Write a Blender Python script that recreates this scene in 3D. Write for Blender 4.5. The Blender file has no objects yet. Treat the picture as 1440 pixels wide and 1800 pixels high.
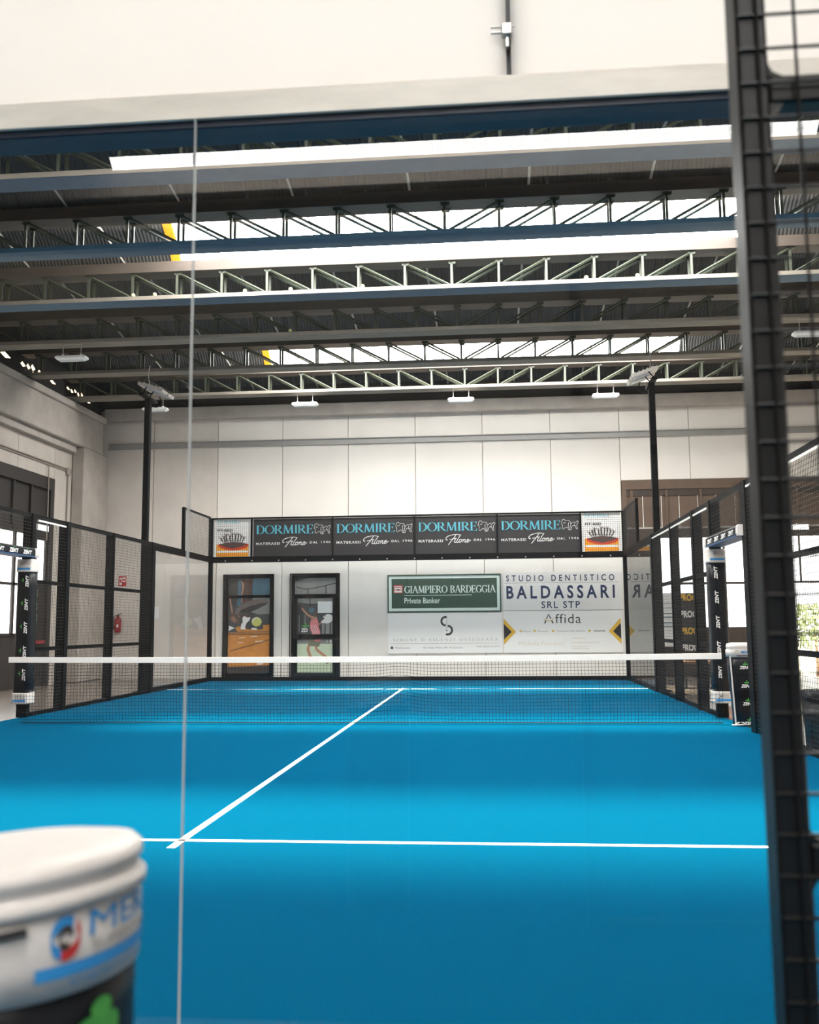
import bpy, math, random
import numpy as np
from mathutils import Matrix, Vector

random.seed(7)
S = bpy.context.scene
COL = S.collection

# ------------------------------------------------------------------ camera
F_PX = 1687.8
cam_d = bpy.data.cameras.new('camera')
cam_d.sensor_fit = 'HORIZONTAL'
cam_d.sensor_width = 36.0
cam_d.lens = F_PX / 1440 * 36.0
cam_d.clip_start = 0.02
cam_d.clip_end = 300
cam_d.dof.use_dof = True
cam_d.dof.focus_distance = 17.0
cam_d.dof.aperture_fstop = 5.2
cam = bpy.data.objects.new('camera', cam_d)
COL.objects.link(cam)
RX = Vector((0.9959977, 0.0889980, -0.0082386))
UP = Vector((0.0185918, -0.1161372, 0.9930592))
FW = Vector((-0.0874235, 0.9892378, 0.1173270))
CP = Vector((1.926833, -2.840656, 1.288210))
cam.matrix_world = Matrix(((RX.x, UP.x, -FW.x, CP.x), (RX.y, UP.y, -FW.y, CP.y), (RX.z, UP.z, -FW.z, CP.z), (0, 0, 0, 1)))
S.camera = cam

# ------------------------------------------------------------------ light
SKY_STRENGTH = 2.6
SUN_STRENGTH = 26.0
PANE_GLOW = 26.0
WINDOW_GLOW = 3.0
EXPOSURE = 0.75
world = bpy.data.worlds.new('sky')
S.world = world
world.use_nodes = True
bg = world.node_tree.nodes['Background']
bg.inputs[0].default_value = (1.0, 0.985, 0.96, 1)
bg.inputs[1].default_value = SKY_STRENGTH
sun_d = bpy.data.lights.new('sun', 'SUN')
sun_d.energy = SUN_STRENGTH
sun_d.color = (1.0, 0.92, 0.66)
sun_d.angle = math.radians(11)
sun = bpy.data.objects.new('sun', sun_d)
sun.rotation_euler = Vector((0.03, -0.15, -1.0)).to_track_quat('-Z', 'Y').to_euler()
sun.location = (0, 10, 30)
COL.objects.link(sun)

vs = S.view_settings
S.display_settings.display_device = 'sRGB'
vs.view_transform = 'Standard'
vs.look = 'None'
vs.gamma = 1.0
vs.use_curve_mapping = False
vs.exposure = EXPOSURE
S.cycles.transparent_max_bounces = 24
S.cycles.max_bounces = 8
S.cycles.use_denoising = True

# ------------------------------------------------------------------ materials
def lin(c):
    c = c / 255.0
    return c / 12.92 if c <= 0.04045 else ((c + 0.055) / 1.055) ** 2.4

def rgb(r, g, b):
    return (lin(r), lin(g), lin(b), 1.0)

def mat(name, col, rough=0.6, metal=0.0, var=0.0, scale=6.0, bump=0.0, bscale=200.0, spec=0.5, stretch=None):
    m = bpy.data.materials.new(name)
    m.use_nodes = True
    nt = m.node_tree
    b = nt.nodes['Principled BSDF']
    b.inputs['Base Color'].default_value = col
    b.inputs['Roughness'].default_value = rough
    b.inputs['Metallic'].default_value = metal
    b.inputs['Specular IOR Level'].default_value = spec
    if var or bump:
        tc = nt.nodes.new('ShaderNodeTexCoord')
        mp = nt.nodes.new('ShaderNodeMapping')
        if stretch:
            mp.inputs['Scale'].default_value = stretch
        nt.links.new(tc.outputs['Object'], mp.inputs['Vector'])
    if var:
        n = nt.nodes.new('ShaderNodeTexNoise')
        n.inputs['Scale'].default_value = scale
        n.inputs['Detail'].default_value = 6
        n.inputs['Roughness'].default_value = 0.65
        nt.links.new(mp.outputs[0], n.inputs['Vector'])
        r = nt.nodes.new('ShaderNodeMapRange')
        r.inputs['From Min'].default_value = 0.3
        r.inputs['From Max'].default_value = 0.7
        r.inputs['To Min'].default_value = 1 - var
        r.inputs['To Max'].default_value = 1 + var
        nt.links.new(n.outputs[0], r.inputs['Value'])
        mx = nt.nodes.new('ShaderNodeVectorMath')
        mx.operation = 'SCALE'
        mx.inputs[0].default_value = col[:3]
        nt.links.new(r.outputs[0], mx.inputs['Scale'])
        nt.links.new(mx.outputs[0], b.inputs['Base Color'])
    if bump:
        n2 = nt.nodes.new('ShaderNodeTexNoise')
        n2.inputs['Scale'].default_value = bscale
        nt.links.new(mp.outputs[0], n2.inputs['Vector'])
        bp = nt.nodes.new('ShaderNodeBump')
        bp.inputs['Strength'].default_value = bump
        bp.inputs['Distance'].default_value = 0.01
        nt.links.new(n2.outputs[0], bp.inputs['Height'])
        nt.links.new(bp.outputs[0], b.inputs['Normal'])
    return m

def wave_mat(name, col, rough, period, axis='X', strength=0.6):
    m = mat(name, col, rough, var=0.12, scale=1.5)
    nt = m.node_tree
    b = nt.nodes['Principled BSDF']
    tc = nt.nodes.new('ShaderNodeTexCoord')
    w = nt.nodes.new('ShaderNodeTexWave')
    w.bands_direction = axis
    w.inputs['Scale'].default_value = 0.314 / period
    nt.links.new(tc.outputs['Object'], w.inputs['Vector'])
    bp = nt.nodes.new('ShaderNodeBump')
    bp.inputs['Strength'].default_value = strength
    bp.inputs['Distance'].default_value = 0.02
    nt.links.new(w.outputs[1], bp.inputs['Height'])
    nt.links.new(bp.outputs[0], b.inputs['Normal'])
    return m

def glow_pane(name, col, strength, through):
    """translucent pane lit by daylight from behind: part of the light goes straight through"""
    m = bpy.data.materials.new(name)
    m.use_nodes = True
    nt = m.node_tree
    nt.nodes.remove(nt.nodes['Principled BSDF'])
    out = nt.nodes['Material Output']
    e = nt.nodes.new('ShaderNodeEmission')
    e.inputs[0].default_value = col
    e.inputs[1].default_value = strength
    t = nt.nodes.new('ShaderNodeBsdfTransparent')
    mx = nt.nodes.new('ShaderNodeMixShader')
    mx.inputs[0].default_value = through
    nt.links.new(e.outputs[0], mx.inputs[1])
    nt.links.new(t.outputs[0], mx.inputs[2])
    nt.links.new(mx.outputs[0], out.inputs[0])
    return m

def glass_mat(name, tint, ior=1.52, rough=0.0):
    m = bpy.data.materials.new(name)
    m.use_nodes = True
    nt = m.node_tree
    nt.nodes.remove(nt.nodes['Principled BSDF'])
    out = nt.nodes['Material Output']
    t = nt.nodes.new('ShaderNodeBsdfTransparent')
    t.inputs[0].default_value = tint
    g = nt.nodes.new('ShaderNodeBsdfGlossy')
    g.inputs['Roughness'].default_value = rough
    f = nt.nodes.new('ShaderNodeFresnel')
    f.inputs[0].default_value = ior
    mx = nt.nodes.new('ShaderNodeMixShader')
    # only the face a ray enters by reflects: the two faces of a thin sheet count as one
    ge = nt.nodes.new('ShaderNodeNewGeometry')
    mu = nt.nodes.new('ShaderNodeMath')
    mu.operation = 'MULTIPLY'
    iv = nt.nodes.new('ShaderNodeMath')
    iv.operation = 'SUBTRACT'
    iv.inputs[0].default_value = 1.0
    nt.links.new(ge.outputs['Backfacing'], iv.inputs[1])
    nt.links.new(f.outputs[0], mu.inputs[0])
    nt.links.new(iv.outputs[0], mu.inputs[1])
    nt.links.new(mu.outputs[0], mx.inputs[0])
    nt.links.new(t.outputs[0], mx.inputs[1])
    nt.links.new(g.outputs[0], mx.inputs[2])
    nt.links.new(mx.outputs[0], out.inputs[0])
    return m

def glow(name, col, strength):
    m = bpy.data.materials.new(name)
    m.use_nodes = True
    b = m.node_tree.nodes['Principled BSDF']
    b.inputs['Base Color'].default_value = col
    b.inputs['Emission Color'].default_value = col
    b.inputs['Emission Strength'].default_value = strength
    return m

def turf_mat():
    m = mat('blue turf', rgb(0, 67, 97), 0.85, var=0.34, scale=150.0, bump=0.4, bscale=420.0, spec=0.0)
    b = m.node_tree.nodes['Principled BSDF']
    b.inputs['Sheen Weight'].default_value = 0.1
    b.inputs['Sheen Roughness'].default_value = 0.4
    b.inputs['Sheen Tint'].default_value = rgb(120, 225, 240)
    return m

def translucent(m, amount):
    nt = m.node_tree
    out = nt.nodes['Material Output']
    b = nt.nodes['Principled BSDF']
    t = nt.nodes.new('ShaderNodeBsdfTranslucent')
    t.inputs[0].default_value = b.inputs['Base Color'].default_value
    mx = nt.nodes.new('ShaderNodeMixShader')
    mx.inputs[0].default_value = amount
    nt.links.new(b.outputs[0], mx.inputs[1])
    nt.links.new(t.outputs[0], mx.inputs[2])
    nt.links.new(mx.outputs[0], out.inputs[0])
    return m

def see_through(m, amount):
    nt = m.node_tree
    t = nt.nodes.new('ShaderNodeBsdfTransparent')
    mx = nt.nodes.new('ShaderNodeMixShader')
    mx.inputs[0].default_value = amount
    nt.links.new(nt.nodes['Principled BSDF'].outputs[0], mx.inputs[1])
    nt.links.new(t.outputs[0], mx.inputs[2])
    nt.links.new(mx.outputs[0], nt.nodes['Material Output'].inputs[0])
    return m

M = dict(
    turf=turf_mat(),
    line=mat('white line', rgb(236, 232, 226), 0.8, var=0.05, scale=40),
    floor=mat('grey painted concrete', rgb(128, 116, 106), 0.22, var=0.15, scale=1.5),
    ground=mat('sunlit yard', rgb(215, 210, 200), 0.9, var=0.05, scale=1.0),
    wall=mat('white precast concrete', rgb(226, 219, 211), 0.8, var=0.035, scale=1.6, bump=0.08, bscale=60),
    wall_soiled_dim=mat('soiled and dimmed white concrete', rgb(211, 202, 193), 0.85, var=0.08, scale=1.2, bump=0.1, bscale=60),  # grime of the leftmost panels, with light falloff put into the tone
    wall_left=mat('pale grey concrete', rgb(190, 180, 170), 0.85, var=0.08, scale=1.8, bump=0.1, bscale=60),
    concrete=mat('grey concrete', rgb(172, 163, 154), 0.9, var=0.12, scale=2.2, bump=0.15, bscale=40),
    channel=mat('galvanised channel', rgb(165, 162, 158), 0.5, 0.3, var=0.06, scale=8),
    dark=mat('gable sheet in shade tone', rgb(52, 49, 47), 0.8, var=0.1, scale=4),
    sheet=wave_mat('ribbed roof sheet', rgb(64, 64, 63), 0.55, 0.06),
    deck=mat('roof deck', rgb(40, 38, 37), 0.9),
    chord=mat('weathered cream chord', rgb(128, 121, 111), 0.7, var=0.16, spec=0.15, scale=3.0, stretch=(0.4, 1, 1)),
    topchord=mat('brown grey top chord', rgb(76, 66, 58), 0.6, var=0.2, scale=3.0, stretch=(0.4, 1, 1)),
    lattice=mat('pale green lattice paint', rgb(66, 70, 57), 0.5, var=0.08, scale=5),
    tie=mat('pale tie bar', rgb(185, 178, 168), 0.5),
    foam=mat('orange foam', rgb(240, 150, 20), 0.9, var=0.2, scale=12),
    steel=mat('black painted steel', rgb(7, 7, 8), 0.6, var=0.1, scale=9, spec=0.12),
    gate=mat('brown black steel', rgb(15, 13, 12), 0.42, var=0.15, scale=9, spec=0.35),
    navy=mat('dark navy steel', rgb(26, 38, 58), 0.5),
    rail=mat('stained cream steel', rgb(242, 232, 217), 0.38, var=0.10, scale=5.0, stretch=(0.5, 1, 2)),
    wire=mat('black mesh wire', rgb(26, 24, 23), 0.4),
    glintbar=mat('pale rail glint', rgb(235, 230, 222), 0.35),  # pale colour stands in for skylight glinting on the round top rail
    navystripe=mat('navy blue vinyl', rgb(34, 66, 100), 0.5),
    bouncechord=mat('chord tinted with blue bounce', rgb(66, 96, 116), 0.6, var=0.1, scale=3.0, spec=0.2),  # blue bounce from the turf put into the chord colour
    bolt=mat('zinc bolt', rgb(190, 188, 182), 0.3, 0.8),
    net=mat('black net cord', rgb(12, 14, 20), 0.8),
    tape=mat('white net tape', rgb(238, 230, 222), 0.7, var=0.04, scale=10),
    banner=mat('charcoal banner', rgb(46, 43, 43), 0.6, var=0.05, scale=3),
    banner_back=mat('white banner back', rgb(240, 236, 231), 0.6),
    white=mat('white print', rgb(238, 234, 229), 0.6),
    offwhite=mat('off white board', rgb(226, 221, 216), 0.55, var=0.02, scale=2),
    teal=mat('turquoise print', rgb(96, 190, 208), 0.6),
    paleteal=mat('pale turquoise print', rgb(172, 200, 204), 0.6),
    black=mat('black print', rgb(24, 22, 22), 0.6),
    brown=mat('brown print', rgb(84, 62, 58), 0.6),
    red=mat('red print', rgb(206, 62, 28), 0.6),
    orange=mat('orange print', rgb(244, 158, 30), 0.6),
    green=mat('dark green print', rgb(22, 66, 46), 0.5),
    greenframe=mat('green frame', rgb(20, 62, 40), 0.4),
    mint=mat('pale mint print', rgb(220, 232, 222), 0.6),
    navyprint=mat('navy print', rgb(22, 40, 78), 0.6),
    greyprint=mat('light grey print', rgb(168, 160, 154), 0.6),
    faint=mat('faint beige print', rgb(222, 208, 192), 0.6),
    gold=mat('gold print', rgb(222, 176, 54), 0.55),
    umber=mat('dark umber print', rgb(58, 48, 42), 0.6),
    leaf=mat('leaf green print', rgb(70, 150, 62), 0.6),
    blueprint=mat('sky blue print', rgb(40, 130, 190), 0.6),
    navyglossy=mat('black vinyl', rgb(10, 12, 17), 0.4, var=0.15, scale=14, bump=0.3, bscale=18, spec=0.25),
    cover=mat('white vinyl', rgb(200, 192, 185), 0.5, var=0.04, scale=12, bump=0.25, bscale=16),
    extinguisher=mat('red enamel', rgb(150, 22, 28), 0.3),
    signred=mat('sign red', rgb(184, 40, 36), 0.6),
    rust=mat('brown gate steel', rgb(94, 76, 62), 0.7, var=0.12, scale=4),
    rustdark=mat('dark brown steel', rgb(58, 48, 41), 0.7, var=0.14, scale=4),
    darkgate=mat('near black gate steel', rgb(44, 39, 36), 0.65, var=0.14, scale=4),
    pipe=mat('grey conduit', rgb(150, 140, 130), 0.5),
    lamp=mat('white lamp housing', rgb(232, 230, 226), 0.45),
    lens=mat('clear lens', rgb(205, 208, 210), 0.15),
    alu=mat('aluminium floodlight', rgb(190, 184, 176), 0.4, 0.4),
    ball=mat('yellow felt ball', rgb(226, 224, 150), 0.9),
    plastic=mat('black plastic bin', rgb(20, 24, 26), 0.45),
    wood=mat('brown wood', rgb(134, 100, 74), 0.7, var=0.2, scale=20),
    yellow=mat('yellow fabric', rgb(214, 186, 46), 0.8),
    bluefab=mat('grey blue fabric', rgb(74, 110, 132), 0.8),
    paper=mat('paper', rgb(228, 226, 224), 0.8),
    clay=mat('clay print', rgb(196, 128, 56), 0.6, var=0.16, scale=7),
    clay2=mat('dark clay print', rgb(134, 88, 52), 0.6),
    skin=mat('skin print', rgb(176, 128, 100), 0.6),
    skindark=mat('shaded skin print', rgb(92, 68, 58), 0.6),
    steelblue=mat('slate blue print', rgb(72, 104, 120), 0.6, var=0.2, scale=4),
    racket=mat('grey racket print', rgb(112, 100, 94), 0.6),
    racketdark=mat('dark racket print', rgb(60, 52, 50), 0.6),
    tennis=mat('tennis yellow print', rgb(208, 206, 110), 0.6),
    grey=mat('mid grey print', rgb(134, 132, 128), 0.6, var=0.1, scale=8),
    greydark=mat('dark grey print', rgb(66, 66, 66), 0.6, var=0.15, scale=6),
    pink=mat('pink print', rgb(222, 128, 130), 0.6, var=0.15, scale=30),
    court=mat('pale green court print', rgb(188, 200, 172), 0.6, var=0.05, scale=6),
    shorts=mat('grey green print', rgb(120, 118, 100), 0.6),
    shrub=mat('sunlit leaves', rgb(116, 128, 84), 0.7, var=0.3, scale=3),
    skylight=glow_pane('translucent skylight', (1.0, 0.985, 0.96, 1), PANE_GLOW, 0.62),
    window=glow_pane('frosted window pane', (1.0, 0.985, 0.97, 1), WINDOW_GLOW, 0.35),
    warmgap=glow('daylit eave gap', (1.0, 0.78, 0.5, 1), 1.6),
    exitlight=glow('lit exit sign', (1.0, 1.0, 0.98, 1), 1.2),
    glass=glass_mat('court glass', (0.98, 0.99, 0.992, 1)),
    joint=see_through(mat('glass edge', rgb(200, 200, 196), 0.5), 0.55),
    backwall=mat('darkened grey wall', rgb(120, 116, 112), 0.9),
)

translucent(M['banner_back'], 0.6)

# ------------------------------------------------------------------ geometry helpers
class MB:
    """collects faces and links them as one mesh object"""
    def __init__(self):
        self.v, self.f, self.m, self.mats = [], [], [], []

    def mi(self, m):
        if m not in self.mats:
            self.mats.append(m)
        return self.mats.index(m)

    def face(self, pts, m):
        k = len(self.v)
        self.v += [tuple(p) for p in pts]
        self.f.append(tuple(range(k, k + len(pts))))
        self.m.append(self.mi(m))

    def mesh(self, verts, faces, m):
        k = len(self.v)
        self.v += [tuple(p) for p in verts]
        i = self.mi(m)
        for f in faces:
            self.f.append(tuple(a + k for a in f))
            self.m.append(i)

    def box(self, x0, x1, y0, y1, z0, z1, m, bev=0.0):
        if bev:
            b = bev
            vs = []
            for (z, ins) in ((z0, b), (z0 + b, 0), (z1 - b, 0), (z1, b)):
                for (x, y) in ((x0 + b, y0 + ins), (x1 - b, y0 + ins), (x1 - ins, y0 + b), (x1 - ins, y1 - b),
                               (x1 - b, y1 - ins), (x0 + b, y1 - ins), (x0 + ins, y1 - b), (x0 + ins, y0 + b)):
                    vs.append((x, y, z))
            fs = [tuple(range(7, -1, -1)), tuple(range(24, 32))]
            for r in range(3):
                for i in range(8):
                    j = (i + 1) % 8
                    fs.append((r * 8 + i, r * 8 + j, r * 8 + 8 + j, r * 8 + 8 + i))
            self.mesh(vs, fs, m)
            return
        vs = [(x, y, z) for z in (z0, z1) for (x, y) in ((x0, y0), (x1, y0), (x1, y1), (x0, y1))]
        self.mesh(vs, [(3, 2, 1, 0), (4, 5, 6, 7), (0, 1, 5, 4), (1, 2, 6, 5), (2, 3, 7, 6), (3, 0, 4, 7)], m)

    def tube(self, pts, r, m, n=6, cap=True):
        pts = [Vector(p) for p in pts]
        rs = r if isinstance(r, (list, tuple)) else [r] * len(pts)
        rings = []
        for i, p in enumerate(pts):
            d = (pts[min(i + 1, len(pts) - 1)] - pts[max(i - 1, 0)]).normalized()
            a = d.orthogonal().normalized() if i == 0 else (rings_a - d * rings_a.dot(d)).normalized()
            rings_a = a
            b = d.cross(a)
            rings.append([p + (a * math.cos(t) + b * math.sin(t)) * rs[i] for t in [2 * math.pi * k / n + math.pi / n for k in range(n)]])
        vs = [q for r_ in rings for q in r_]
        fs = []
        for i in range(len(pts) - 1):
            for k in range(n):
                j = (k + 1) % n
                fs.append((i * n + k, i * n + j, (i + 1) * n + j, (i + 1) * n + k))
        if cap:
            fs.append(tuple(range(n - 1, -1, -1)))
            fs.append(tuple(range((len(pts) - 1) * n, len(pts) * n)))
        self.mesh(vs, fs, m)

    def rings(self, rings, m, cap0=True, cap1=True):
        n = len(rings[0])
        vs = [q for r in rings for q in r]
        fs = []
        for i in range(len(rings) - 1):
            for k in range(n):
                j = (k + 1) % n
                fs.append((i * n + k, i * n + j, (i + 1) * n + j, (i + 1) * n + k))
        if cap0:
            fs.append(tuple(range(n - 1, -1, -1)))
        if cap1:
            fs.append(tuple(range((len(rings) - 1) * n, len(rings) * n)))
        self.mesh(vs, fs, m)

    def data(self, name):
        me = bpy.data.meshes.new(name)
        me.from_pydata(self.v, [], self.f)
        for m in self.mats:
            me.materials.append(m)
        me.polygons.foreach_set('material_index', self.m)
        me.update()
        return me

    def build(self, name, parent=None, smooth=False, loc=(0, 0, 0)):
        me = self.data(name)
        if smooth:
            me.polygons.foreach_set('use_smooth', [True] * len(me.polygons))
        o = bpy.data.objects.new(name, me)
        o.location = loc
        COL.objects.link(o)
        if parent is not None:
            o.parent = parent
        return o

def bx(name, parent, m, x0, x1, y0, y1, z0, z1, bev=0.0):
    b = MB()
    b.box(x0, x1, y0, y1, z0, z1, m, bev)
    return b.build(name, parent)

def thing(name, label, cat, loc=(0, 0, 0), group=None, kind=None):
    """an Empty at the thing's base; its parts are built in the Empty's own coordinates"""
    o = bpy.data.objects.new(name, None)
    o.location = loc
    o.empty_display_size = 0.1
    COL.objects.link(o)
    tag(o, label, cat, group, kind)
    return o

def tag(o, label=None, cat=None, group=None, kind=None):
    if label: o['label'] = label
    if cat: o['category'] = cat
    if group: o['group'] = group
    if kind: o['kind'] = kind
    return o

def structure(name, label, loc=(0, 0, 0), cat='building'):
    return thing(name, label, cat, loc, None, 'structure')

def inst(src, parent, loc):
    o = src.copy()
    o.location = loc
    o.parent = parent
    COL.objects.link(o)
    return o

def copy_tree(o, loc, label=None):
    r = o.copy()
    r.location = loc
    COL.objects.link(r)
    if label: r['label'] = label
    for ch in list(o.children):
        c = ch.copy()
        COL.objects.link(c)
        c.parent = r
        for g in ch.children:
            d = g.copy()
            COL.objects.link(d)
            d.parent = c
    return r

# ---- lettering
_txt = {}
def glyphs(s, bold=0.0, shear=0.0, space=1.0):
    """flat triangles of a line of text in the built-in font, scaled to the unit box"""
    key = (s, bold, shear, space)
    if key not in _txt:
        c = bpy.data.curves.new('t', 'FONT')
        c.body = s
        c.resolution_u = 3
        c.offset = bold
        c.shear = shear
        c.space_character = space
        o = bpy.data.objects.new('t', c)
        COL.objects.link(o)
        dg = bpy.context.evaluated_depsgraph_get()
        me = bpy.data.meshes.new_from_object(o.evaluated_get(dg))
        vs = [(v.co.x, v.co.y) for v in me.vertices]
        me.calc_loop_triangles()
        fs = [tuple(t.vertices) for t in me.loop_triangles]
        bpy.data.objects.remove(o)
        bpy.data.curves.remove(c)
        bpy.data.meshes.remove(me)
        _txt[key] = norm(vs, fs)
    return _txt[key]

def norm(vs, fs):
    xs = [v[0] for v in vs]; ys = [v[1] for v in vs]
    x0, x1, y0, y1 = min(xs), max(xs), min(ys), max(ys)
    w, h = max(x1 - x0, 1e-6), max(y1 - y0, 1e-6)
    return [((x - x0) / w, (y - y0) / h) for x, y in vs], fs

# serif capitals: straight strokes (x0,y0,x1,y1,w), bowls (cx,cy,rx,ry,a0,a1), serifs (x,y,half width)
T_, t_ = 0.13, 0.05
SER = {
 'D': (0.85, [(.14, 0, .14, 1, T_)], [(.3, .5, .46, .475, -90, 90)], [(.14, 0, .12), (.14, 1, .12)], [(.14, .025, .3, .025, t_), (.14, .975, .3, .975, t_)]),
 'O': (0.95, [], [(.475, .5, .41, .475, 0, 360)], [], []),
 'R': (0.85, [(.14, 0, .14, 1, T_), (.38, .48, .78, .0, T_)], [(.3, .74, .3, .235, -90, 90)], [(.14, 0, .12), (.14, 1, .12), (.8, 0, .08)], [(.14, .505, .32, .505, t_), (.14, .975, .3, .975, t_)]),
 'M': (1.1, [(.12, 0, .2, 1, t_), (.2, 1, .54, .05, T_), (.54, .05, .88, 1, t_), (.88, 1, .94, 0, T_)], [], [(.12, 0, .1), (.94, 0, .12), (.16, 1, .09), (.92, 1, .09)], []),
 'I': (0.36, [(.18, 0, .18, 1, T_)], [], [(.18, 0, .13), (.18, 1, .13)], []),
 'E': (0.7, [(.14, 0, .14, 1, T_)], [], [(.14, 0, .12), (.14, 1, .12)], [(.14, .025, .62, .025, t_), (.14, .975, .6, .975, t_), (.14, .52, .48, .52, t_), (.62, 0, .64, .2, t_), (.6, 1, .6, .8, t_), (.48, .42, .48, .62, t_)]),
 'G': (0.92, [], [(.48, .5, .4, .475, 40, 320)], [(.78, .46, .12)], [(.79, .12, .79, .46, T_), (.78, .98, .78, .72, t_)]),
 'A': (0.9, [(.1, 0, .44, 1, t_), (.44, 1, .8, 0, T_)], [], [(.1, 0, .1), (.8, 0, .11)], [(.22, .36, .66, .36, t_)]),
 'P': (0.72, [(.14, 0, .14, 1, T_)], [(.3, .72, .32, .255, -90, 90)], [(.14, 0, .12), (.14, 1, .12)], [(.14, .465, .32, .465, t_), (.14, .975, .3, .975, t_)]),
 'B': (0.76, [(.14, 0, .14, 1, T_)], [(.3, .76, .28, .215, -90, 90), (.3, .275, .34, .25, -90, 90)], [(.14, 0, .12), (.14, 1, .12)], [(.14, .53, .32, .53, t_), (.14, .975, .3, .975, t_), (.14, .025, .3, .025, t_)]),
 'S': (0.62, [(.12, .72, .5, .28, T_)], [(.3, .75, .2, .225, 60, 200), (.31, .25, .22, .225, -120, 20)], [], [(.48, .98, .48, .76, t_), (.1, .02, .1, .26, t_)]),
 'T': (0.8, [(.4, 0, .4, 1, T_)], [], [(.4, 0, .13)], [(.06, .975, .74, .975, t_), (.06, 1, .05, .78, t_), (.74, 1, .75, .78, t_)]),
 'L': (0.68, [(.14, 0, .14, 1, T_)], [], [(.14, 0, .12), (.14, 1, .12)], [(.14, .025, .6, .025, t_), (.6, 0, .63, .22, t_)]),
 'N': (0.95, [(.14, 0, .14, 1, t_), (.12, 1, .8, .0, T_), (.8, 0, .8, 1, t_)], [], [(.14, 0, .1), (.12, 1, .1), (.8, 1, .1)], []),
 'C': (0.8, [], [(.46, .5, .38, .475, 45, 315)], [], [(.74, .98, .74, .72, t_), (.74, .02, .74, .28, t_)]),
 'Z': (0.75, [(.66, .98, .1, .02, T_)], [], [], [(.08, .975, .68, .975, t_), (.08, .025, .68, .025, t_), (.08, 1, .08, .8, t_), (.68, 0, .7, .2, t_)]),
 "'": (0.22, [(.1, .75, .12, 1, t_ * 1.6)], [], [], []),
 ' ': (0.42, [], [], [], []),
}
def serif(s, gap=0.04):
    key = ('serif', s, gap)
    if key in _txt:
        return _txt[key]
    vs, fs = [], []
    def seg(x0, y0, x1, y1, w):
        d = Vector((x1 - x0, y1 - y0)); n = Vector((-d.y, d.x)).normalized() * (w / 2)
        if abs(d.y) > 0.3 * abs(d.x):
            n = Vector((-w / 2 * (1 if d.y > 0 else -1) * (d.length / max(abs(d.y), 1e-3)) ** 0.7, 0))
        k = len(vs)
        vs.extend([(x0 - n.x, y0 - n.y), (x1 - n.x, y1 - n.y), (x1 + n.x, y1 + n.y), (x0 + n.x, y0 + n.y)])
        fs.append((k, k + 1, k + 2, k + 3))
    x = 0.0
    for ch in s:
        w, thick, arcs, ser, thin = SER[ch]
        for a in thick + thin:
            seg(x + a[0], a[1], x + a[2], a[3], a[4])
        for (cx, cy, rx, ry, a0, a1) in arcs:
            n = max(4, int(abs(a1 - a0) / 18))
            k = len(vs)
            for i in range(n + 1):
                t = math.radians(a0 + (a1 - a0) * i / n)
                ww = t_ + (T_ - t_) * abs(math.cos(t)) ** 1.3
                for sgn in (-.5, .5):
                    vs.append((x + cx + (rx + sgn * ww) * math.cos(t), cy + (ry + sgn * (t_ + (ww - t_) * .3)) * math.sin(t)))
            for i in range(n):
                fs.append((k + 2 * i, k + 2 * i + 1, k + 2 * i + 3, k + 2 * i + 2))
        for (sx, sy, hw) in ser:
            yy = .022 if sy < .3 else (.978 if sy > .7 else sy)
            seg(x + sx - hw, yy, x + sx + hw, yy, .045)
        x += w + gap
    _txt[key] = norm(vs, fs)
    return _txt[key]

def put(b, gl, u0, v0, u1, v1, m, at, h=0.003):
    """glyph triangles into the box u0..u1 x v0..v1 of the surface at(u, v, height)"""
    vs, fs = gl
    b.mesh([at(u0 + x * (u1 - u0), v0 + y * (v1 - v0), h) for x, y in vs], fs, m)

def poly(b, pts, m, at, h=0.003):
    b.face([at(u, v, h) for u, v in pts], m)

def ell(cx, cy, rx, ry, n=18, a0=0, a1=360):
    return [(cx + rx * math.cos(math.radians(a0 + (a1 - a0) * i / n)), cy + ry * math.sin(math.radians(a0 + (a1 - a0) * i / n))) for i in range(n + (1 if a1 - a0 < 360 else 0))]

def stroke(b, pts, w, m, at, h=0.003):
    P = [Vector(p) for p in pts]
    k = len(b.v)
    vs, fs = [], []
    for i, p in enumerate(P):
        d = (P[min(i + 1, len(P) - 1)] - P[max(i - 1, 0)])
        n = Vector((-d.y, d.x)).normalized() * (w / 2)
        vs += [p + n, p - n]
    for i in range(len(P) - 1):
        fs.append((2 * i, 2 * i + 1, 2 * i + 3, 2 * i + 2))
    b.mesh([at(v.x, v.y, h) for v in vs], fs, m)

def curve_pts(pts, n=6):
    """Catmull-Rom through pts"""
    P = [Vector(p) for p in pts]
    out = []
    for i in range(len(P) - 1):
        a, b_, c, d = P[max(i - 1, 0)], P[i], P[i + 1], P[min(i + 2, len(P) - 1)]
        for k in range(n):
            t = k / n
            out.append(0.5 * ((2 * b_) + (c - a) * t + (2 * a - 5 * b_ + 4 * c - d) * t * t + (3 * b_ - a - 3 * c + d) * t ** 3))
    out.append(P[-1])
    return out

def facing_camera(y):          # print on a plane that faces the near end
    return lambda u, v, h: (u, y - h, v)

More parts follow.
